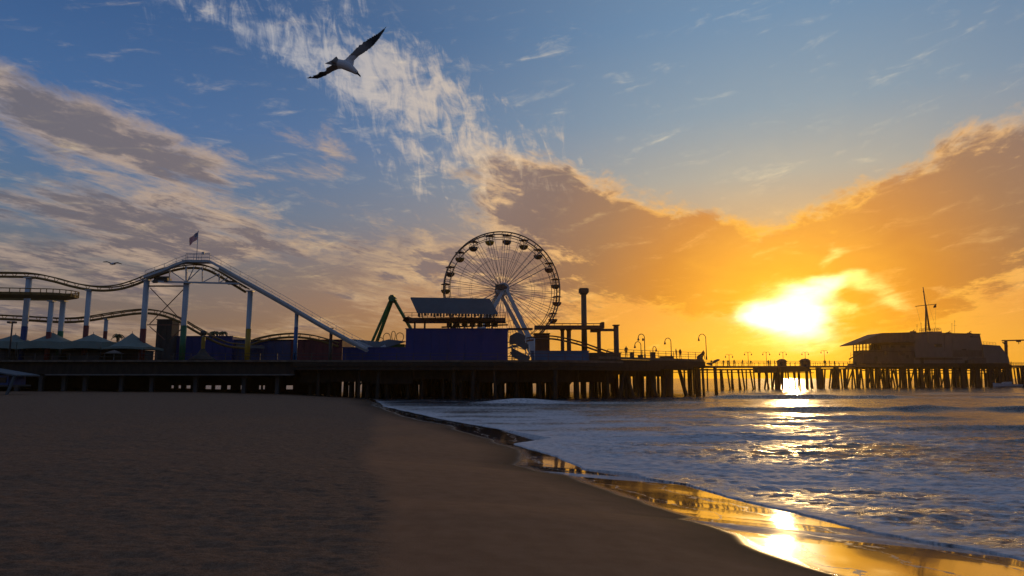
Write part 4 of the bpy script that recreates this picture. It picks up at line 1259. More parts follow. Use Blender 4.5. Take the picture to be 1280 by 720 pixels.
for i, s in enumerate(bents):
    js = s + random.uniform(-0.5, 0.5)
    for o in (0.6, FW - 0.6):
        if cnt >= 96: break
        q_ = fp(js + random.uniform(-0.4, 0.4), o, 0); H = fz(s) - 0.75
        if pf is None:
            m_ = MB(); m_.tube([(0, 0, -3), (0, 0, 6.4)], [0.26, 0.22], 8); pf = m_.build('pile', M_timber, far, local=True); o_ = pf
        else:
            o_ = pf.copy(); C.objects.link(o_)
        o_.location = q_ - Vector(far.location) + Vector((0, 0, H - 6.4))
        k_ = random.uniform(0.85, 1.25) * (1.5 if s > 55 else 1.0); o_.scale = (k_, k_, 1)
        o_.rotation_euler = (random.gauss(0, 0.012), random.gauss(0, 0.015), 0); cnt += 1
    if True:
        m_ = MB(); m_.beam(fp(js, 0.0, fz(s) - 0.97), fp(js, FW, fz(s) - 0.97), 0.32, 0.38); m_.build('cap_beam', M_timber, far)
# closer set bracing piles from the middle on
for i in range(97):
    s = s_of(905) + i * 2.35 + random.uniform(-0.8, 0.8)
    if s > 235: break
    dx = random.choice((-1, 1)) * random.uniform(0.4, 2.0)
    m_ = MB(); m_.beam(fp(s, 0.3, -1.0), fp(s + dx, 0.3, fz(s) - 0.8), 0.36, 0.34); m_.build('raking_pile', M_timber, far)
for s, e in ((s_of(942), s_of(1012)),):
    m_ = MB(); m_.beam(fp(s, -0.05, fz(s) - 1.15), fp(e, -0.05, fz(e) - 1.15), 0.3, 1.3); m_.build('skirt_beam', M_timber, far)
for px in (972, 1024, 1046):
    s = s_of(px); m_ = MB(); m_.beam(fp(s, 0.1, -2), fp(s, 0.1, fz(s) - 0.6), 1.3, 1.0); m_.build('dolphin_pile', M_timber, far)
mb = MB()
s = S0
while s < 250:
    for o in (0.1, FW - 0.1): mb.beam(fp(s, o, fz(s)), fp(s, o, fz(s) + 1.1), 0.09)
    s += 2.4
for o in (0.1, FW - 0.1):
    for h in (1.1, 0.6): mb.beam(fp(S0, o, fz(S0) + h), fp(250, o, fz(250) + h), 0.07)
mb.build('railing', M_timber, far)

def double_lamp(px, pyt, label, o=4.0):
    s = s_of(px); q_ = fp(s, o); base = fz(s); H = z_of(px, pyt, o) - base
    t = thing('street_lamp', label, 'street lamp', (q_.x, q_.y, base), 'double lamps on the narrow pier')
    m_ = MB(); m_.tube([(0, 0, 0), (0, 0, H)], [0.09, 0.06], 6)
    for sg in (-1, 1):
        m_.tube([(0, 0, H - 0.5)] + [(sg * (0.5 - 0.5 * math.cos(k * math.pi / 6)), 0, H - 0.5 + 0.55 * math.sin(k * math.pi / 6)) for k in range(1, 7)], 0.04, 5)
    m_.build('pole', M_dark, t, local=True)
    for sg in (-1, 1):
        m_ = MB(); m_.lathe([(0, 0.04), (0.1, 0), (0.2, -0.32), (0.0, -0.48)], (sg * 1.0, 0, H - 0.5), 8); m_.build('lamp_shade', M_dark, t, local=True)
for px, py, lab in ((927, 443, 'double lamp farthest left on the narrow pier, between the wide pier tip and the sun'), (951, 440, 'second double lamp from the left on the narrow pier, left of the sun'),
                    (974, 440, 'double lamp on the narrow pier directly under the white sun'), (995, 440, 'double lamp above the round kiosk on the narrow pier'),
                    (1023, 440, 'double lamp behind the wide umbrella hut on the narrow pier'), (1047, 438, 'double lamp nearest to the pier end building, left of its eaves')):
    double_lamp(px, py, lab)

# kiosks and umbrella huts
def hut(px, w, pyt, label, lean=0.0, o=4.5):
    s = s_of(px); q_ = fp(s, o); base = fz(s); top = z_of(px, pyt, o); W = w / F_PX * q_.y
    t = thing('kiosk', label, 'kiosk', (q_.x, q_.y, base), 'huts on the narrow pier')
    m_ = MB(); m_.lathe([(0.0, top - base), (W * 0.3, (top - base) * 0.93), (W * 0.56, (top - base) * 0.66), (W * 0.54, (top - base) * 0.6), (0, (top - base) * 0.72)], (lean, 0, 0), 10)
    m_.build('roof', M_shingle, t, local=True)
    m_ = MB(); m_.box((0, 0, (top - base) * 0.3), (W * 0.72, W * 0.6, (top - base) * 0.6)); m_.box((0, -W * 0.32, (top - base) * 0.32), (W * 0.8, 0.15, 0.12)); m_.build('counter', M_dark, t, local=True)
hut(995, 12, 448.5, 'round roofed kiosk on the narrow pier under a double lamp')
hut(1024, 13, 448.0, 'wide umbrella roofed hut on the narrow pier, left of the pier end building')
hut(886, 9, 452.5, 'low kiosk on the narrow pier just beyond the wide pier tip')
def broad_umbrella(px, w, pyt, label, tilt):
    s = s_of(px); q_ = fp(s, 2.5); base = fz(s); top = z_of(px, pyt, 2.5); W = w / F_PX * q_.y
    t = thing('patio_umbrella', label, 'umbrella', (q_.x, q_.y, base))
    m_ = MB(); m_.tube([(0, 0, 0), (0, 0, top - base - 0.2)], 0.05, 6); m_.build('pole', M_dark, t, local=True)
    m_ = MB(); m_.lathe([(0, 0.25), (W * 0.3, 0.1), (W * 0.5, -0.3), (W * 0.48, -0.36), (0, 0.1)], (0, 0, 0), 8); c_ = m_.build('canopy', M_dark, t, local=True)
    c_.location = (0, 0, top - base - 0.3); c_.rotation_euler = (0, tilt, 0)
broad_umbrella(904, 12, 449.5, 'tilted umbrella on the narrow pier, right of the wide pier tip', -0.5)
broad_umbrella(897, 9, 453, 'lower umbrella tucked left of the tilted umbrella on the narrow pier', 0.2)

# ------------------------------------------------------------------ people (tiny silhouettes)
def person_mesh(name, pose):
    J = {'pelvis': (0, 0, .92), 'waist': (0, 0, 1.08), 'chest': (0, 0, 1.32), 'neck': (0, 0.01, 1.48), 'head': (0, -.01, 1.60), 'crown': (0, 0, 1.70)}
    st = pose.get('stride', 0.08); ln = pose.get('lean', 0)
    for sg, nm in ((-1, 'l'), (1, 'r')):
        J['hip' + nm] = (sg * .09, 0, .86); J['knee' + nm] = (sg * .10, -st * sg * .5 - .02, .48); J['ank' + nm] = (sg * .10, st * sg * -0.9 + .03, .09); J['toe' + nm] = (sg * .11, st * sg * -0.9 - .14, .04)
        J['sho' + nm] = (sg * .19, 0, 1.40)
        ar = pose.get('arm' + nm, 0)
        if ar == 0: J['elb' + nm] = (sg * .25, .03, 1.13); J['hand' + nm] = (sg * .24, -.06, .88)
        elif ar == 1: J['elb' + nm] = (sg * .26, -.02, 1.14); J['hand' + nm] = (sg * .12, -.28, 1.12)
        else: J['elb' + nm] = (sg * .34, -.12, 1.36); J['hand' + nm] = (sg * .16, -.24, 1.58)
    rad = dict(pelvis=.145, waist=.125, chest=.155, neck=.06, head=.098, crown=.07)
    for nm in 'lr': rad.update({'hip' + nm: .10, 'knee' + nm: .062, 'ank' + nm: .045, 'toe' + nm: .04, 'sho' + nm: .07, 'elb' + nm: .045, 'hand' + nm: .04})
    E = [('pelvis', 'waist'), ('waist', 'chest'), ('chest', 'neck'), ('neck', 'head'), ('head', 'crown')]
    for nm in 'lr': E += [('pelvis', 'hip' + nm), ('hip' + nm, 'knee' + nm), ('knee' + nm, 'ank' + nm), ('ank' + nm, 'toe' + nm), ('chest', 'sho' + nm), ('sho' + nm, 'elb' + nm), ('elb' + nm, 'hand' + nm)]
    ks = list(J); me = bpy.data.meshes.new(name)
    me.from_pydata([(x, y + ln * z * 0.1, z) for x, y, z in (J[k] for k in ks)], [(ks.index(a), ks.index(b_)) for a, b_ in E], [])
    o = bpy.data.objects.new(name, me); C.objects.link(o)
    md = o.modifiers.new('skin', 'SKIN'); md.use_smooth_shade = True
    for i, k in enumerate(ks):
        sv = me.skin_vertices[0].data[i]; sv.radius = (rad[k], rad[k]); sv.use_root = (k == 'pelvis')
    sb = o.modifiers.new('sub', 'SUBSURF'); sb.levels = sb.render_levels = 1
    dg = bpy.context.evaluated_depsgraph_get(); ev = o.evaluated_get(dg)
    m2 = bpy.data.meshes.new_from_object(ev); m2.name = name
    bpy.data.objects.remove(o); m2.materials.clear(); m2.materials.append(M_cloth)
    return m2
poses = [person_mesh('person', {}), person_mesh('person', {'stride': 0.26, 'arml': 0}), person_mesh('person', {'arml': 1, 'armr': 1, 'lean': 0.6}), person_mesh('person', {'armr': 2})]
pdesc = ['standing', 'walking', 'leaning forward', 'with one hand raised']
ORD = 'first second third fourth fifth sixth seventh eighth ninth tenth eleventh twelfth thirteenth fourteenth fifteenth sixteenth seventeenth eighteenth nineteenth twentieth twenty-first twenty-second twenty-third twenty-fourth'.split()
def person(loc, rz, k, label, group=None, s=1.0):
    o = bpy.data.objects.new('person', poses[k]); C.objects.link(o); o.location = loc; o.rotation_euler = (0, 0, rz); o.scale = (s, s, s)
    return tag(o, label, 'person', group)
pxs = [893.5, 909, 913.5, 920, 922.5, 933, 945, 964, 968.5, 971, 977, 979.5, 983, 987, 1004, 1008, 1012, 1015, 1034, 1038, 1042, 1051]
for i, px in enumerate(pxs):
    k = random.choice([0, 0, 1, 2, 3]); s = s_of(px); o = random.uniform(0.5, 2.2)
    person(fp(s, o, fz(s)), random.uniform(0, 6.28), k, f'small dark figure {pdesc[k]} on the narrow pier, {ORD[i]} from the left', 'people along the narrow pier', random.uniform(0.94, 1.08))
for px, Y, zb, k, lab in ((846, 114.2, 6.25, 2, 'dark figure leaning at the promenade railing, right of the low box'), (850.5, 114.8, 6.25, 0, 'dark figure standing on the promenade with the low box to the left'),
                          (879.5, 120.5, 6.25, 1, 'dark figure at the seaward tip of the promenade beside the last lamp'), (783, 106, 6.25, 0, 'dark figure standing left of the narrow locker on the promenade')):
    a = P(px, 450, Y); person((a.x, Y, zb), random.uniform(0, 6), k, lab)

# ================================================================== BUILDING AT THE PIER END
sA, sB = s_of(1073), s_of(1262)
bo = thing('pier_building', 'long dark shingled building on the pier with overhanging sloped roof and a mast on top', 'building', (P(1160, 473, 236).x, 238, 0))
YB = 236.0
O0, O1 = -1.5, 5.5                                # front and back faces, across the pier
def bpt(px, py, o): 
    q_ = P(px, py, YB); return Vector((q_.x, YB + o, q_.z))
def bfp(px, dx, o, z): return Vector((P(px, 473, YB).x + dx, YB + o, z))
FX = Vector((1, 0, 0)); FY = Vector((0, 1, 0)); BZ = P(1160, 457, YB).z
def bprism(poly, o0, o1, name, mat, parent=bo):
    m_ = MB(); a = [bpt(x, y, o0) for x, y in poly]; m_.prism(a, FY * (o1 - o0)); return m_.build(name, mat, parent)
# lower floor slab
bprism([(1070, 454.5), (1255, 454), (1262, 458.5), (1066, 460)], O0 - 0.4, O1, 'floor_platform', M_timber)
# left wing: wall under the windows, posts between them, and the sloped roof
bprism([(1076, 438), (1139, 438), (1139, 454.6), (1076, 454.6)], O0, O1, 'wall', M_shingle)
bprism([(1099, 428.5), (1139, 428.5), (1139, 438.1), (1099, 438.1)], O0 + 0.01, O1, 'upper_wall', M_shingle)
roof = bprism([(1060.5, 431.2), (1096.5, 417), (1134, 416), (1134, 424), (1139, 428.6), (1100, 428.6), (1074, 430.6), (1061, 432.2)], O0 - 1.6, O1 + 1, 'roof', M_shingle)
mb = MB()
for px in (1076.3, 1080, 1084, 1088.2, 1092.5, 1098):
    for o in (O0 + 0.2, O1 - 0.2):
        a = bpt(px, 438, o); t_ = bpt(px, 429.5, o); mb.beam(a, t_, 0.26)
for o in (O0 + 0.2, O1 - 0.2): mb.beam(bpt(1076, 433.8, o), bpt(1098, 433.8, o), 0.10)
mb.build('window_posts', M_shingle, bo)
m_ = MB(); a = bpt(1064, 433, O0 - 1.2)
m_.tube([bpt(1063, 431.5, O0 - 1.5), bpt(1060.8, 430.7, O0 - 1.5)], 0.18, 6); m_.build('gutter_spout', M_dark, bo)
# right wing: flat roofed block with parapet
bprism([(1139, 417.6), (1156.5, 417.6), (1156.5, 419), (1174.5, 419), (1175, 417.2), (1222, 418.6), (1224.5, 430.2), (1226, 454.7), (1139, 454.7)], O0 + 0.3, O1 + 0.5, 'main_block', M_stucco)
bprism([(1139.2, 415.9), (1157, 416.3), (1157, 417.55), (1139.2, 417.55)], O0 + 0.1, O1 + 0.6, 'parapet', M_shingle)
bprism([(1156.7, 414.6), (1174.3, 414.6), (1174.3, 418.95), (1156.7, 418.95)], O0 + 0.1, 4.0, 'mast_base', M_stucco)
bprism([(1174.6, 416.3), (1222.2, 417.4), (1222.4, 418.5), (1174.7, 417.15)], O0 + 0.1, O1 + 0.6, 'parapet', M_shingle)
bprism([(1139.6, 439.5), (1186, 439.5), (1186, 447), (1139.6, 447)], O0 - 0.5, O0 + 0.25, 'lower_bay', M_stucco)
# far right lean-to with sloped end
bprism([(1224.6, 430.8), (1245.5, 432.2), (1256, 446), (1258, 454.8), (1226.2, 454.8)], O0 - 0.2, O1 - 1, 'boat_shed', M_stucco)
bprism([(1226.3, 447.5), (1212, 447), (1203, 450.5), (1203, 454.5), (1226.3, 454.5)], O0 - 1.1, O0 + 0.25, 'lean_to', M_shingle)
for px, py, w_, h_ in ((1124, 441.5, 2.0, 1.6), (1104, 441, 1.2, 1.6), (1216, 422.5, 3.2, 1.0), (1196, 425, 1.0, 1.2), (1160, 425, 1.2, 1.2), (1150, 451, 0.9, 1.8), (1131, 446, 0.9, 1.0), (1112, 433.5, 1.6, 0.8), (1126, 433.5, 1.6, 0.8), (1170, 432, 2.4, 1.0), (1202, 436, 1.4, 1.2), (1214, 433, 1.0, 1.4), (1092, 449, 1.0, 1.6), (1234, 441, 1.6, 0.8)):
    a = bpt(px, py, O0 + (0.02 if px < 1139 else 0.32)); m_ = MB(); ry = 0.0
    m_.box((0, 0, 0), (w_ + 0.2, 0.16, h_ + 0.2)); w = m_.build('window', M_dark, bo, local=True); w.location = a - Vector(bo.location); w.rotation_euler = (0, 0, ry)
    m_ = MB(); m_.box((0, -0.09, 0), (w_, 0.03, h_)); m_.box((0, -0.11, 0), (0.06, 0.04, h_)); m_.build('pane', M_glass, w, local=True)
for px in (1150, 1178, 1192, 1208):
    mb = MB(); mb.beam(bpt(px, 419.3, O0 + 0.25), bpt(px, 454, O0 + 0.25), 0.12); mb.build('drain_pipe', M_dark, bo)
# paler cladding panels, eave line, notice boards and vents on the seaward front
for (x0, y0, x1, y1, mt) in ((1141, 420, 1155, 438.5, M_stucco), (1157.5, 421, 1172, 430, M_stucco), (1188, 422, 1221, 436.5, M_stucco), (1188, 438, 1224, 446, M_shingle), (1212.5, 419.6, 1221.5, 421.6, M_roof), (1100, 430, 1138, 431.2, M_timber), (1141, 448.3, 1200, 449.4, M_timber), (1077, 439.2, 1138, 440.2, M_timber)):
    bprism([(x0, y0), (x1, y0), (x1, y1), (x0, y1)], O0 + (-0.08 if x1 < 1139.5 else 0.18), O0 + 0.29, 'cladding_panel', mt)
# piles, braces and boat fenders below
for px, w_ in ((1045, 1.5), (1070, 1.0), (1088, 1.5), (1103, 0.8), (1108, 1.5), (1128, 2.2), (1142, 0.9), (1150, 1.4), (1160, 0.8), (1170, 0.7), (1181, 1.8), (1192, 0.8), (1201, 1.9), (1219, 1.6), (1235, 1.4), (1246, 1.1), (1256, 1.3), (1276, 1.2)):
    m_ = MB(); m_.beam(bfp(px, 0, -1.0, -2), bfp(px, 0, -1.0, BZ - 0.3), w_ * 0.72, 0.7); m_.build('support_pile', M_timber, bo)
for px in range(1056, 1260, 13):
    dx = random.choice((-1, 1)) * random.uniform(1.5, 3.2)
    m_ = MB(); m_.beam(bfp(px, 0, -0.6, -0.5), bfp(px, dx, -0.6, BZ - 0.6), 0.32, 0.32); m_.build('brace', M_timber, bo)
for px0, px1, py, h_ in ((1072, 1262, 459.5, 1.1), (1076, 1262, 463.2, 0.3), (1100, 1258, 466.5, 0.25)):
    m_ = MB(); m_.beam(bpt(px0, py, -0.9), bpt(px1, py, -0.9), 0.2, h_); m_.build('waler', M_timber, bo)
for px in (1238, 1246, 1252):
    m_ = MB(); m_.beam(bfp(px, 0, -0.9, 1.0), bfp(px, 2.2, -0.9, BZ - 0.5), 0.35, 0.35); m_.build('brace', M_timber, bo)
# balcony clutter at the left end: steps and gulls' perch
st_ = thing('outside_stair', 'dark outside stair with thin railing at the left end of the pier building', 'stairs', bfp(1068, 0, -0.5, BZ))
mb = MB(); mb.beam(bpt(1060, 449, -0.8), bpt(1074.5, 441.5, -0.8), 0.5, 0.3); mb.build('flight', M_timber, st_)
mb = MB()
for px, p0, p1 in ((1062, 448, 440.5), (1066, 446, 439.5), (1069, 444.5, 442)): mb.beam(bpt(px, p0, -0.8), bpt(px, p1, -0.8), 0.09)
mb.beam(bpt(1062, 444.5, -0.8), bpt(1074, 438, -0.8), 0.08); mb.beam(bpt(1061, 457.8, -0.8), bpt(1061, 447.5, -0.8), 0.14); mb.build('handrail', M_dark, st_)

# mast
ms = thing('signal_mast', 'tall signal mast with a yardarm and a small flag, standing on the pier building roof', 'mast', bpt(1165, 414.6, 1.5))
sB_ = s_of(1165)
mb = MB(); mb.tube([bpt(1160.3, 414, 1.5), bpt(1160.6, 385, 1.5), bpt(1158.6, 370, 1.5), bpt(1157, 358, 1.5)], [0.32, 0.28, 0.20, 0.11], 7); mb.lathe([(0, .3), (.14, .1), (.14, -.1), (0, -.2)], bpt(1157.2, 364, 1.5), 7); mb.build('pole', M_dark, ms)
mb = MB()
for px in (1164.5, 1168.3): mb.tube([bpt(px, 413, 1.5 if px < 1166 else 2.6), bpt(1160.8, 381, 1.5)], 0.2, 6)
for i in range(6):
    t = i / 6; y = 411 - 27 * t; mb.beam(bpt(1160.4, y, 1.5), bpt(1168.2 - 7.2 * t, y, 2.2), 0.12); mb.beam(bpt(1160.4, y, 1.5), bpt(1168.2 - 7.2 * (t + 1 / 6), y - 4.5, 2.2), 0.08)
mb.build('strut', M_dark, ms)
mb = MB(); mb.tube([bpt(1147.5, 382.3, 1.5), bpt(1174, 379.5, 1.5)], 0.12, 6); mb.build('yardarm', M_dark, ms)
mb = MB(); c0 = bpt(1173.6, 379.2, 1.5); mb.prism([c0, bpt(1173.8, 383.5, 1.5), bpt(1170, 384.6, 1.5), bpt(1170.4, 381.6, 1.5)], FY * 0.04); mb.build('pennant', M_red, ms)
mb = MB()
for a, b_ in (((1173, 380), (1172.5, 410)), ((1148.5, 382), (1156, 412)), ((1157.6, 360), (1174, 412))): mb.tube([bpt(*a, 1.5), bpt(*b_, 1.5)], 0.022, 4)
mb.build('stay', M_dark, ms)
mb = MB()
q_ = [bpt(1157, 414.5, O0 + 0.3), bpt(1173.8, 414.5, O0 + 0.3), bpt(1173.8, 414.5, 3.6), bpt(1157, 414.5, 3.6)]
for i in range(4):
    a, b_ = q_[i], q_[(i + 1) % 4]
    for h in (1.15, 0.6): mb.beam(a + Vector((0, 0, h)), b_ + Vector((0, 0, h)), 0.07)
    for k in range(4): p_ = a.lerp(b_, k / 4); mb.beam(p_, p_ + Vector((0, 0, 1.15)), 0.07)
mb.build('guard_rail', M_dark, ms)
# aerials and roof gear
def aerial(px, pyb, pyt, label, arms):
    b0, t0 = bpt(px, pyb, 2.0), bpt(px, pyt, 2.0); t = thing('aerial', label, 'aerial', b0)
    m_ = MB(); m_.tube([b0, t0], 0.05, 5); m_.build('rod', M_dark, t)
    m_ = MB()
    for f, w_ in arms: p_ = b0.lerp(t0, f); m_.beam(p_ - FX * w_ / 2, p_ + FX * w_ / 2, 0.05)
    m_.build('cross_arm', M_dark, t)
aerial(1150.5, 415.9, 405, 'thin aerial with crossed arms left of the signal mast', ((0.75, 0.8), (0.95, 0.4)))
aerial(1155.6, 415.9, 402.5, 'thin aerial touching the guard rail left of the signal mast', ((0.9, 0.5),))
aerial(1198, 417, 399.5, 'tall thin aerial right of the signal mast on the flat roof', ((0.6, 1.3), (0.92, 0.5)))
aerial(1194.5, 417, 403, 'slightly shorter aerial beside the tall thin one on the flat roof', ((0.9, 0.9),))
def roof_gear(px, py, w_, h_, label):
    a = bpt(px, py, 1.0); t = thing('roof_unit', label, 'roof unit', a); ry = 0.0
    m_ = MB(); m_.box(a + Vector((0, 0, h_ / 2)), (w_, 1.0, h_), ry); m_.build('housing', M_dark, t)
    m_ = MB(); m_.tube([a + Vector((0, 0, h_)), a + Vector((0.3, 0, h_ + 0.35)), a + Vector((0.8, 0, h_ + 0.45))], 0.12, 6); m_.build('duct', M_dark, t)
roof_gear(1143.5, 415.9, 1.6, 0.6, 'dark roof unit with a bent duct at the left of the flat roof')
roof_gear(1188, 416.6, 1.3, 0.4, 'low roof unit with a bent duct right of the signal mast')
roof_gear(1214, 417.4, 1.0, 0.5, 'small roof unit at the right corner of the flat roof')
mb = MB(); railing_pts = [bpt(1226, 430.6, 0), bpt(1245, 432.2, 0)]
for h in (1.05, 0.55): mb.beam(railing_pts[0] + Vector((0, 0, h)), railing_pts[1] + Vector((0, 0, h)), 0.06)
for k in range(6): p_ = railing_pts[0].lerp(railing_pts[1], k / 5); mb.beam(p_, p_ + Vector((0, 0, 1.1)), 0.06)
mb.build('shed_railing', M_dark, bo)
# hoist
ho = thing('boat_hoist', 'gallows shaped boat hoist at the right end of the pier, reaching out of view', 'hoist', bfp(1259, 0, 0, BZ))
b0 = bpt(1259, 456, 0.3); t0 = bpt(1258, 426, 0.3)
mb = MB(); mb.beam(b0, t0, 0.75, 0.6); mb.build('post', M_rust, ho)
mb = MB(); mb.beam(bpt(1253.5, 425.8, 0.3), bpt(1300, 424.6, 0.3), 0.5, 0.42); mb.beam(bpt(1254, 427.6, 0.3), bpt(1260.5, 433, 0.3), 0.3, 0.3); mb.build('boom', M_rust, ho)
mb = MB(); a = bpt(1274, 426.5, 0.3); mb.box(a, (1.3, 0.5, 0.6)); mb.beam(a, a - Vector((0, 0, 1.0)), 0.15); mb.build('trolley', M_dark, ho)
cl = thing('stair_railing', 'thin sloping rail between the boat shed and the hoist', 'railing', bpt(1250, 440, 0))
mb = MB(); mb.beam(bpt(1246, 436, 0), bpt(1258, 446, 0), 0.09)
for px, py in ((1248.5, 437.6), (1252, 441), (1255, 443.5)): mb.beam(bpt(px, py, 0), bpt(px, py + 5.5, 0), 0.07)
mb.build('rail', M_dark, cl)
person(fp(s_of(1268), 0.6, fz(s_of(1268))), 1.0, 0, 'dark figure standing on the pier right of the boat hoist')

# moored boat below the right end
bt = thing('motor_boat', 'small pale motor boat moored among the piles below the boat shed', 'boat', (0, 0, 0))
c_ = P(1258, 473, 231); bt.location = (c_.x, c_.y, 0.05); bt.rotation_euler = (0, 0, math.pi - 0.15)
Lb = 8.6; mb = MB(); secs = []
for i in range(9):
    t = i / 8; x = -Lb / 2 + Lb * t; w_ = 1.25 * (1 - max(0, (t - 0.45) / 0.55) ** 2.2) + 0.02; sh = 1.0 + 0.5 * t * t; kz = -0.35 + 0.5 * max(0, t - 0.6)
    secs.append([(x, -w_, sh), (x, -w_ * 0.8, 0.35), (x, 0, kz), (x, w_ * 0.8, 0.35), (x, w_, sh), (x, 0, sh - 0.02)])
vs = [p for s_ in secs for p in s_]; fs = [(i * 6 + k, i * 6 + (k + 1) % 6, (i + 1) * 6 + (k + 1) % 6, (i + 1) * 6 + k) for i in range(8) for k in range(6)] + [tuple(range(6)), tuple(48 + k for k in range(6))]
mb.add(vs, fs); mb.build('hull', M_pale, bt, local=True)
mb = MB(); mb.prism([(-1.2, -0.85, 1.05), (1.6, -0.85, 1.15), (0.9, -0.7, 1.75), (-1.2, -0.75, 1.85)], (0, 1.6, 0)); mb.build('cabin', M_pale, bt, local=True)
mb = MB(); mb.prism([(1.05, -0.72, 1.25), (1.5, -0.72, 1.2), (0.95, -0.7, 1.66)], (0, 1.4, 0)); mb.build('windscreen', M_glass, bt, local=True)

# ================================================================== LIFEGUARD STAND AT THE LEFT EDGE
YL = 78.0
gz = ground_z(P(0, 480, YL).x, YL)
lg = thing('lifeguard_stand', 'lifeguard stand with slanted roof and splayed legs on the sand, half out of view', 'lifeguard stand', (P(-6, 480, YL).x, YL + 1.5, gz))
r0, r1 = P(-40, 458.5, YL - 0.6), P(19.8, 468.5, YL - 0.6)
mb = MB(); mb.prism([r0, r1, r1 + Vector((0, 0, -0.16)), r0 + Vector((0, 0, -0.16))], (0, 4.0, 0)); mb.build('roof', M_roof, lg)
wl, wr = P(-30, 470, YL), P(11, 470, YL)
mb = MB(); mb.box2((wl.x, YL, P(0, 481, YL).z), (wr.x, YL + 2.8, P(0, 469, YL).z)); mb.build('cabin', M_dblue, lg)
mb = MB(); mb.box2((wl.x - 0.3, YL - 0.5, P(0, 481, YL).z - 0.2), (wr.x + 0.4, YL + 3.2, P(0, 481, YL).z - 0.003)); mb.build('floor_platform', M_dconc, lg)
for yy in (YL - 0.4, YL + 3.0):
    for pa, pb_ in (((18, 470.5), (7.5, 491.5)), ((-40, 470.5), (-30, 491.5))):
        a = P(pa[0], pa[1], yy); b_ = P(pb_[0], pb_[1], yy); mb = MB(); mb.beam(a, (b_.x, yy, gz - 0.3), 0.26, 0.2); mb.build('leg', M_roof, lg)
mb = MB(); a = P(2, 475, YL - 0.02); mb.box(a, (1.1, 0.08, 0.6)); mb.build('window', M_glass, lg)

# ================================================================== GULLS
def gull(name_label, right, left, bodypts, depth, seg_y, group=None):
    """One continuous bird: body, head and wings fused; bodypts etc. are (px, py, depth offset, radius)."""
    org = P(bodypts[len(bodypts) // 2][0], bodypts[len(bodypts) // 2][1], depth)
    mb = MB()
    W = lambda x, y, o: P(x, y, depth + o) - org
    mb.tube([W(x, y, o) for x, y, o, r in bodypts], [r for *_, r in bodypts], 12)
    for wing in (right, left):
        rows_ = []
        for (lx, ly, tx, ty, o, th) in wing:
            a, b_ = W(lx, ly, o), W(tx, ty, o + 0.01); m_ = a.lerp(b_, 0.35)
            nrm_ = Vector((0, 1, 0.25)).normalized()
            rows_.append([a, m_ - nrm_ * th * 0.3, b_, m_ + nrm_ * th])
        vs = [p for r_ in rows_ for p in r_]; n = len(rows_)
        fs = [(i * 4 + k, i * 4 + (k + 1) % 4, (i + 1) * 4 + (k + 1) % 4, (i + 1) * 4 + k) for i in range(n - 1) for k in range(4)] + [(0, 1, 2, 3), tuple((n - 1) * 4 + k for k in range(4))]
        mb.add(vs, fs)
    return mb, org
def fuse(mb, org, vox, mat, label, wingblack):
    me = bpy.data.meshes.new('seagull'); me.from_pydata([tuple(p) for p in mb.v], [], mb.f)
    bm = bmesh.new(); bm.from_mesh(me); bmesh.ops.recalc_face_normals(bm, faces=bm.faces); bm.to_mesh(me); bm.free()
    o = bpy.data.objects.new('seagull', me); C.objects.link(o)
    r_ = o.modifiers.new('r', 'REMESH'); r_.mode = 'VOXEL'; r_.voxel_size = vox; r_.use_smooth_shade = True
    s_ = o.modifiers.new('s', 'SMOOTH'); s_.iterations = 2; s_.factor = 0.4
    dg = bpy.context.evaluated_depsgraph_get(); m2 = bpy.data.meshes.new_from_object(o.evaluated_get(dg)); m2.name = 'seagull'
    bpy.data.objects.remove(o)
    n = len(m2.vertices); co = np.zeros(n * 3); m2.vertices.foreach_get('co', co); co = co.reshape(-1, 3)
    a = m2.attributes.new('wing', 'FLOAT', 'POINT'); a.data.foreach_set('value', np.clip((np.linalg.norm(co[:, [0, 2]], axis=1) - wingblack) / (wingblack * 2.4), 0, 1).astype(np.float32))
    m2.materials.append(mat); o = bpy.data.objects.new('seagull', m2); C.objects.link(o); o.location = org
    return tag(o, label, 'seagull')
m, nt, b = new_mat('gull_feathers'); tcn = nt.nodes.new('ShaderNodeTexCoord')
fn = noise(Nd(tcn.outputs['Object']), 18, 4, 0.6)
aw = attr('wing')
wc = mixc(sstep(aw + (fn - 0.5) * 0.5, 0.45, 0.9), (0.20, 0.18, 0.17, 1), (0.012, 0.012, 0.014, 1))
cc = mixc(sstep(aw + (fn - 0.5) * 0.15, 0.0, 0.08), (0.62, 0.62, 0.64, 1), wc)
nt.links.new(cc.s, b.inputs['Base Color']); b.inputs['Roughness'].default_value = 0.8
sx = lambda x: 370 + x / 8.0
sy = lambda y: 20 + y / 8.0
body = [(sx(352), sy(455), -0.02, .012), (sx(385), sy(452), -0.01, .034), (sx(425), sy(468), 0, .056), (sx(480), sy(488), 0, .072), (sx(530), sy(512), 0, .066), (sx(568), sy(538), 0, .050), (sx(592), sy(556), 0, .040), (sx(612), sy(570), 0, .030)]
rw = [(sx(575), sy(500), sx(462), sy(440), 0.0, .030), (sx(583), sy(448), sx(490), sy(430), 0.0, .028), (sx(628), sy(402), sx(545), sy(375), -0.04, .022), (sx(694), sy(362), sx(602), sy(312), -0.07, .020), (sx(770), sy(305), sx(698), sy(238), -0.08, .018), (sx(832), sy(232), sx(800), sy(178), -0.06, .012), (sx(880), sy(158), sx(862), sy(132), -0.02, .010), (sx(906), sy(104), sx(893), sy(110), 0.0, .009)]
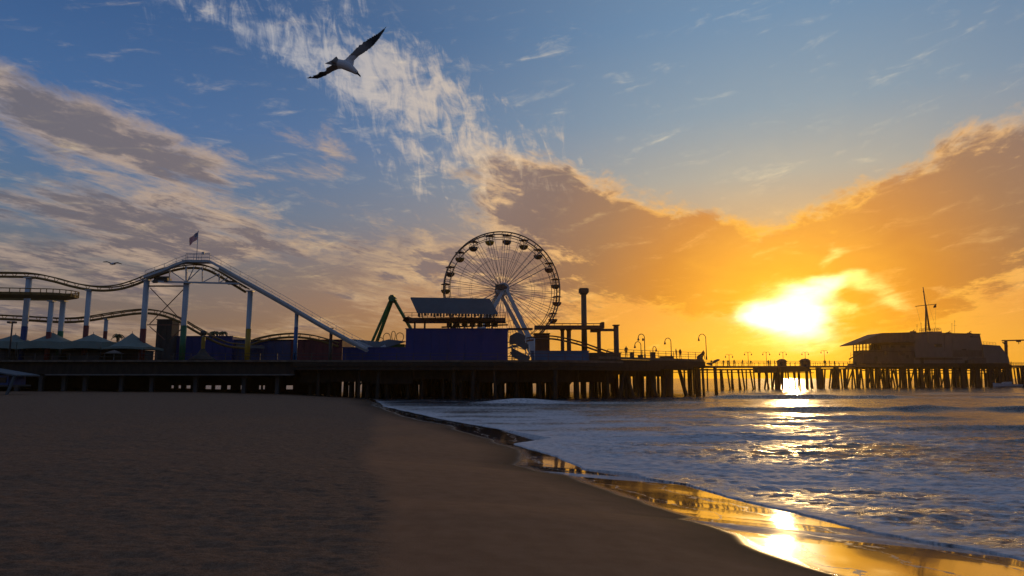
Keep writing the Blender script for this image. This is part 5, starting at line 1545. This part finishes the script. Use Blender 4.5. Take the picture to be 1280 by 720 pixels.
lw = [(sx(470), sy(530), sx(380), sy(470), 0.0, .028), (sx(425), sy(533), sx(345), sy(492), 0.06, .024), (sx(370), sy(556), sx(290), sy(522), 0.18, .020), (sx(303), sy(598), sx(230), sy(553), 0.33, .018), (sx(222), sy(630), sx(172), sy(592), 0.48, .016), (sx(112), sy(626), sx(116), sy(612), 0.60, .011)]
mbg, og = gull('', rw, lw, body, 10.0, 0)
# tail fan
Wt = lambda x, y, o: P(sx(x), sy(y), 10.0 + o) - og
t_ = [Wt(440, 455, 0), Wt(402, 402, 0.02), Wt(360, 440, 0.04), Wt(288, 474, 0.03), Wt(345, 486, 0.0), Wt(425, 505, 0)]
mbg.prism(t_, (0, 0.022, 0.006))
bird = fuse(mbg, og, 0.0042, m, 'large white and grey gull with dark wingtips gliding high against the blue sky', 0.17)
mb = MB(); W0 = lambda x, y, o: P(sx(x), sy(y), 10.0 + o) - og
mb.tube([W0(606, 566, 0.0), W0(628, 586, -0.01), W0(641, 600, -0.01), W0(643, 612, -0.012)], [0.020, 0.014, 0.010, 0.003], 8); mb.build('bill', M_dark, bird, local=True)
mb = MB(); mb.lathe([(0, .006), (.006, 0), (0, -.006)], W0(596, 553, -0.036), 8); mb.build('eye', M_dark, bird, local=True)
Yb = 46.0
body2 = [(137, 330, 0, .02), (139, 329.8, 0, .07), (141, 329.6, 0, .09), (143.5, 329.8, 0, .06), (144.5, 330, 0, .03)]
rw2 = [(140.5, 329.2, 141.2, 330.2, 0, .03), (143.5, 327.9, 144.3, 329.6, -.2, .05), (147, 327.6, 147.6, 329.4, -.3, .045), (152.5, 329.6, 152.6, 330.6, -.3, .03)]
lw2 = [(140.8, 329.2, 141.4, 330.2, 0, .03), (137, 327.6, 137.5, 329.2, .2, .05), (133.5, 326.5, 134, 328.0, .3, .045), (128.5, 327.0, 128.8, 328.0, .3, .03)]
mbg, og = gull('', rw2, lw2, body2, Yb, 0)
fuse(mbg, og, 0.012, m, 'small distant gull with level wings above the left end of the coaster', 0.12)

# ================================================================== AIR
if HAZE > 0:
    mb = MB(); mb.box2((-420, -60, -4.0), (420, 620, 46)); hz = mb.build('haze', None); hz['kind'] = 'stuff'
    m = bpy.data.materials.new('sea_air'); m.use_nodes = True; nt = m.node_tree; nt.nodes.clear()
    o_ = nt.nodes.new('ShaderNodeOutputMaterial'); v_ = nt.nodes.new('ShaderNodeVolumePrincipled')
    v_.inputs['Color'].default_value = (1.0, 0.66, 0.18, 1); v_.inputs['Density'].default_value = HAZE; v_.inputs['Anisotropy'].default_value = 0.75
    nt.links.new(v_.outputs[0], o_.inputs['Volume']); hz.data.materials.append(m)
